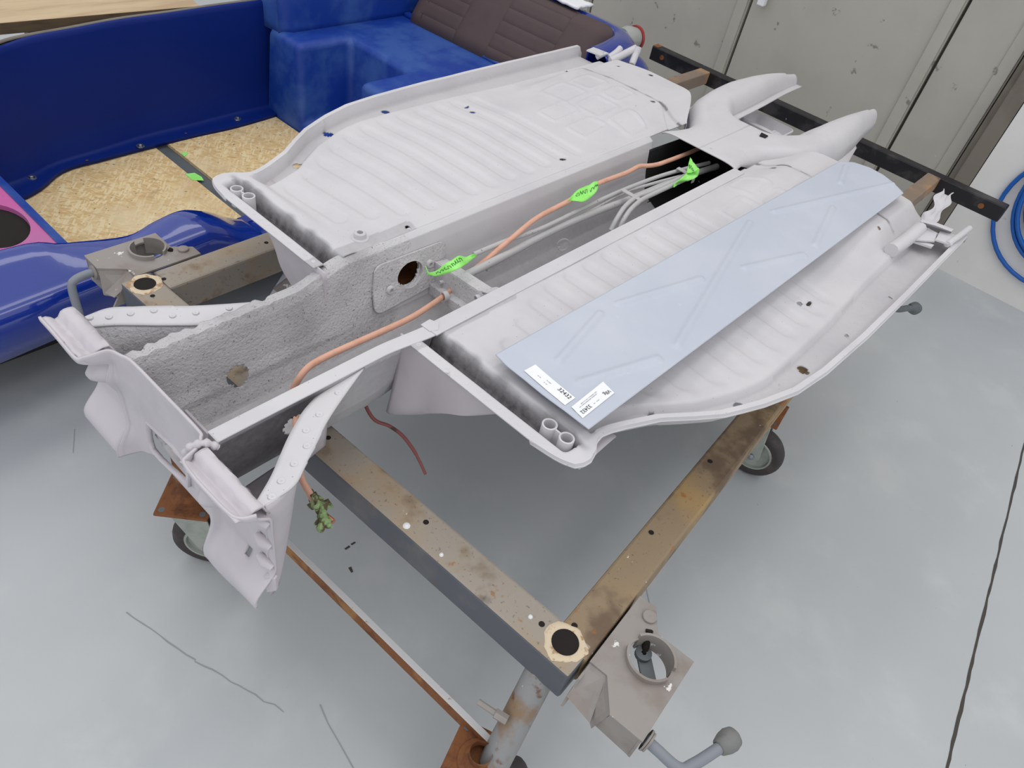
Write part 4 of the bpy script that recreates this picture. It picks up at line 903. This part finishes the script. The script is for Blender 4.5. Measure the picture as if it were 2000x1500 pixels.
for px, py, r in ((36, 467, .006), (26, 458, .003), (40, 437, .003)): mb = MB(); mb.lathe([(r, .0005), (.0003, .0007)], at(px, py, .25), seg=10); part('bulkhead_hole', mb, 'hole', bh, smooth=0)
# rear moulding: bench with a deep square pocket
ZB = .42; b0, b1 = 1.575, 2.24
px0, px1, py0, py1, pz = 1.585, 1.80, 1.13, 1.45, .13
mb = MB()
Xb = [b0, px1, b1]; Yb = [.60, py0, py1, 1.60]
def q(*p): mb.add(p, [tuple(range(len(p)))])
q((px1, .60, ZB), (b1, .60, ZB), (b1, 1.62, ZB), (px1, 1.62, ZB), (px1, py1, ZB), (px1, py0, ZB))
q((b0, .60, ZB), (px1, .60, ZB), (px1, py0, ZB), (b0, py0, ZB)); q((b0, py1, ZB), (px1, py1, ZB), (px1, 1.62, ZB), (b0, 1.62, ZB))
q((b0, .60, ZB), (b0, py0, ZB), (b0, py0, pz), (b0, py0, .09), (b0, .60, .09)); q((b0, py1, ZB), (b0, 1.62, ZB), (b0, 1.66, .09), (b0, py1, .09), (b0, py1, pz)); q((b0, py0, pz), (b0, py1, pz), (b0, py1, .09), (b0, py0, .09))
q((b0, py0, pz), (px1, py0, pz), (px1, py1, pz), (b0, py1, pz)); q((px1, py0, pz), (px1, py0, ZB), (px1, py1, ZB), (px1, py1, pz)); q((b0, py0, pz), (b0, py0, ZB), (px1, py0, ZB), (px1, py0, pz)); q((b0, py1, pz), (px1, py1, pz), (px1, py1, ZB), (b0, py1, ZB))
import bmesh
me_b = bmesh.new(); vv = {}
def bv(p):
    k = tuple(round(c, 4) for c in p)
    if k not in vv: vv[k] = me_b.verts.new(k)
    return vv[k]
for f in mb.f: me_b.faces.new([bv(mb.v[i]) for i in f])
bmesh.ops.recalc_face_normals(me_b, faces=me_b.faces)
bmesh.ops.bevel(me_b, geom=[e for e in me_b.edges if len(e.link_faces) == 2 and e.calc_face_angle(0) > .5], offset=.028, segments=4, affect='EDGES', profile=.5)
mb2 = MB(); me_b.verts.index_update(); mb2.add([v.co.copy() for v in me_b.verts], [tuple(v.index for v in f.verts) for f in me_b.faces]); me_b.free()
bench = part('rear_bench', mb2, 'blue_liner', bug, smooth=60)
mb = MB(); mb.box(atx(672, 139, px1 - .002), (.002, .010, .026)); part('bench_slot', mb, 'white_cloth', bench, smooth=0)
mb = MB(); mb.box((2.155, 1.09, ZB + .006), (.03, .92, .02)); part('bench_ridge', mb, 'blue_liner', bench, bevel=.008, smooth=40)
# inner wheel housing wall above the bench
mb = MB()
def housing(u, v): return (lerp(1.585, 2.34, u), 1.555 + .05 * v * v + .03 * (1 - sst(0, .06, u)), lerp(ZB - .01, .80, v))
mb.grid(20, 14, housing); mb.grid(6, 14, lambda u, v: (1.585 + .004 * (1 - u) - .0, lerp(housing(0, v)[1], 1.70, u), housing(0, v)[2] if v < 1 else .80), flip=True)
part('wheel_housing', mb, 'blue_liner', bug, solid=.004, smooth=60)
# rear cowl wrapped round the seat
CO = [(2.24, 1.62), (2.335, 1.5), (2.35, 1.2), (2.352, .85), (2.350, .74), (2.335, .69), (2.29, .662), (2.22, .65), (2.15, .648)]
cs = smooth_path([Vector((a, b, 0)) for a, b in CO], 6); rings = []
for k, p in enumerate(cs):
    t = (cs[min(k + 1, len(cs) - 1)] - cs[max(k - 1, 0)]).normalized(); nn = Vector((-t.y, t.x, 0)); nn = -nn if nn.x < 0 and p.y > .7 else nn
    nn = Vector((t.y, -t.x, 0)) * -1.0
    out = Vector((p.x - 2.0, p.y - 1.1, 0)); nn = nn if nn.dot(out) > 0 else -nn
    zt = .632 - .012 * sst(2.30, 2.12, p.x) * (p.y < .75)
    rings.append([p + Vector((0, 0, .40)) - nn * .012, p + Vector((0, 0, zt - .02)) - nn * .006, p + Vector((0, 0, zt)), p + nn * .012 + Vector((0, 0, zt + .008)), p + nn * .05 + Vector((0, 0, zt + .002)), p + nn * .074 + Vector((0, 0, zt - .014)), p + nn * .085 + Vector((0, 0, zt - .045)), p + nn * .09 + Vector((0, 0, .45)), p + nn * .095 + Vector((0, 0, .30)), p + nn * .06 + Vector((0, 0, .16))])
mb = MB(); mb.loft(rings, closed=False); cowl = part('rear_cowl', mb, 'blue_gloss', bug, solid=.004, smooth=60)
AX = (1, -.12, -.05)
mb = MB(); c = atx(1224, 76, 2.42); mb.lathe([(.0005, -.03), (.036, -.03), (.043, -.01), (.043, .010), (.039, .034), (.038, .040)], c, AX, 28); tl = part('tail_lamp', mb, 'lens', bug, smooth=50)
mb = MB(); mb.lathe([(.038, .040), (.043, .040), (.045, .048), (.036, .058), (.02, .064), (.0005, .066)], c, AX, 28); part('red_lens', mb, 'red_lens', tl, smooth=50)
mb = MB(); c = atx(1212, 158, 2.42); n0 = len(mb.v); mb.lathe([(.0005, -1)] + [(cos(k * pi / 16), sin(k * pi / 16)) for k in range(-7, 8)] + [(.0005, 1)], c, (0, 0, 1), 32)
for q in range(len(mb.v)): d = mb.v[q] - c; mb.v[q] = c + Vector((d.x * .11, d.y * .105, d.z * .105))
part('rear_fender', mb, 'blue_gloss', bug, smooth=60)
# seat back with stitched pleats
SB = Vector((2.170, 1.50, .405)); SU = Vector((.145, 0, .205)); SV = Vector((.035, -.845, 0)).normalized() * .80
def seat(u, v):
    # u along width (0 left .. 1 right), v up
    p = SB + SV * u + SU * v; h = .035 * (1 - (max(0, 1 - min(u, 1 - u) / .05)) ** 2 * .9) * (1 - (max(0, 1 - min(v + .02, 1 - v) / .12)) ** 2 * .8)
    for us in (.30, .50, .82): h -= .011 * exp(-((u - us - .02 * v * 0) / .006) ** 2)
    if u < .30 or .50 < u < .82:
        for vs_ in (.12, .32, .52, .72, .90): h -= .008 * exp(-((v - vs_) / .022) ** 2) * (1 if .06 < u else 0)
    n = SV.cross(SU).normalized(); n = n if n.x < 0 else -n
    return p + n * h
mb = MB(); mb.grid(150, 60, seat, flip=True); st = part('seat_back', mb, 'seat', bug, solid=.03, offset=-1, smooth=60)
mb = MB(); mb.tube(smooth_path([seat(1.0, v / 10) + Vector((.012, -.003, 0)) for v in range(11)], 3), .012, 8); mb.tube(smooth_path([seat(v / 20, 1.0) + Vector((.012, 0, .004)) for v in range(21)], 3), .010, 8); part('seat_piping', mb, 'seat', st, smooth=60)

# strand boards lying in the tub
def board(name, lab, poly, z, th, m):
    mb = MB(); mb.prism([(a, b, z) for a, b in poly], (0, 0, th)); o = part(name, mb, m, smooth=0, bevel=.0008, origin=(sum(a for a, b in poly) / len(poly), sum(b for a, b in poly) / len(poly), z)); return tag(o, lab, 'wooden board', 'strand board floor panels')
board('floor_board', 'larger strand board floor panel at the front of the blue tub', [(.555, .925), (1.083, .935), (1.083, 1.605), (.72, 1.585), (.62, 1.57), (.555, 1.55)], .080, .014, 'osb')
board('floor_board', 'strand board floor panel beside the rear bench of the blue tub', [(1.128, .94), (1.57, .95), (1.57, 1.63), (1.128, 1.605)], .084, .014, 'osb')
for px in (((362, 340), (380, 338), (394, 346), (398, 353), (375, 352)), ((353, 299), (366, 297), (366, 302), (360, 306))):
    mb = MB(); P = [at(a, b, .0985 if px[0][0] != 362 else .0945) for a, b in px]; mb.prism(P, (0, 0, .0012)); tag(part('tape_scrap', mb, 'tape', origin=P[0], smooth=0), 'green tape scrap at the edge of the front strand board by the floor pan' if px[0][0] == 362 else 'tiny green tape scrap beside the grey bar between the strand boards', 'tape')

# ================================================================== BACKGROUND THINGS
mb = MB(); P = [at(0, 45, .46), at(385, 12, .46)]
d = (P[1] - P[0]).normalized(); nrm = Vector((-d.y, d.x, 0)); A = P[0] - d * .8; B = P[1] + d * .01; P4 = [A, B, B + d * .03 + nrm * .42, A + nrm * .42]
mb.prism([p - Vector((0, 0, .034)) for p in P4], (0, 0, .034)); mb.mi = [1] * len(mb.f); mb.mi[1] = 0
tag(part('wooden_plank', mb, ['wood', 'wood_edge'], origin=(A + B) / 2, smooth=0, bevel=.002), 'wide pale sawn wooden plank behind the far blue side wall', 'plank')
tb = thing('plank_support_bench', 'dark grey steel bench added as a support under the wooden plank behind the blue body', 'bench', (1.2, 2.2, 0))  # bench added to hold the plank up
mb = MB(); mb.box((1.2, 2.10, .405), (.42, .44, .035)); part('bench_top', mb, 'grey_bench', tb, bevel=.004, smooth=0)
for sx in (-1, 1):
    for sy in (-1, 1): mb = MB(); mb.box((1.2 + .18 * sx, 2.10 + .18 * sy, .195), (.04, .04, .39)); part('leg', mb, 'grey_bench', tb, bevel=.002, smooth=0)
mb = MB(); c = at(1122, 4, .66); mb.grid(10, 8, lambda u, v: (c.x + .05 * (v - .5) * 2, c.y - .05 + .16 * u, c.z + .006 * nz(u * 3, v * 3, 1, 2)), flip=True); mb.v = [v + Vector((0, 0, 0)) for v in mb.v]
tag(part('white_cloth', mb, 'white_cloth', solid=.008, origin=c, smooth=60), 'folded white cloth lying on the rear of the blue body', 'cloth')

hk = thing('hose_coil', 'coiled blue air hose hanging on the white wall at the right', 'hose', (XW - .03, -.86, .70))
mb = MB(); random.seed(3)
for k in range(7):
    pts = []; cxw = XW - .016 - .012 * (k % 3); dz = random.uniform(-.012, .012); n = 44
    ry, rz, cyw, zc = (.262, .262, -.862, .385) if k == 0 else (.235 - .016 * k, .262 - .016 * k, -.868 + .004 * k, .425 + .012 * k)
    for a in range(n): t = 2 * pi * a / n; pts.append((cxw, cyw + ry * cos(t), zc + dz + rz * sin(t)))
    pts.append(pts[0]); mb = MB(); mb.tube(pts, .0085, 8, caps=False); part('hose_loop', mb, 'hose', hk, smooth=60)
mb = MB(); mb.tube([(XW, -.862, .655), (XW - .07, -.862, .655), (XW - .075, -.862, .685)], .008, 8); part('hook', mb, 'chrome', hk, smooth=60)
bc = MB()
for k in range(3):
    pts = []; n = 40
    for a in range(n): t = 2 * pi * a / n; pts.append((XW - .052 - .01 * k, -.875 - .01 * k + (.150 - .016 * k) * cos(t), .475 + (.19 - .02 * k) * sin(t)))
    pts.append(pts[0]); bc.tube(pts, .008, 8, caps=False)
tag(part('cable_coil', bc, 'hose_black', origin=(XW - .04, -.88, .475), smooth=60), 'coiled black cable hanging inside the blue hose coil', 'cable')
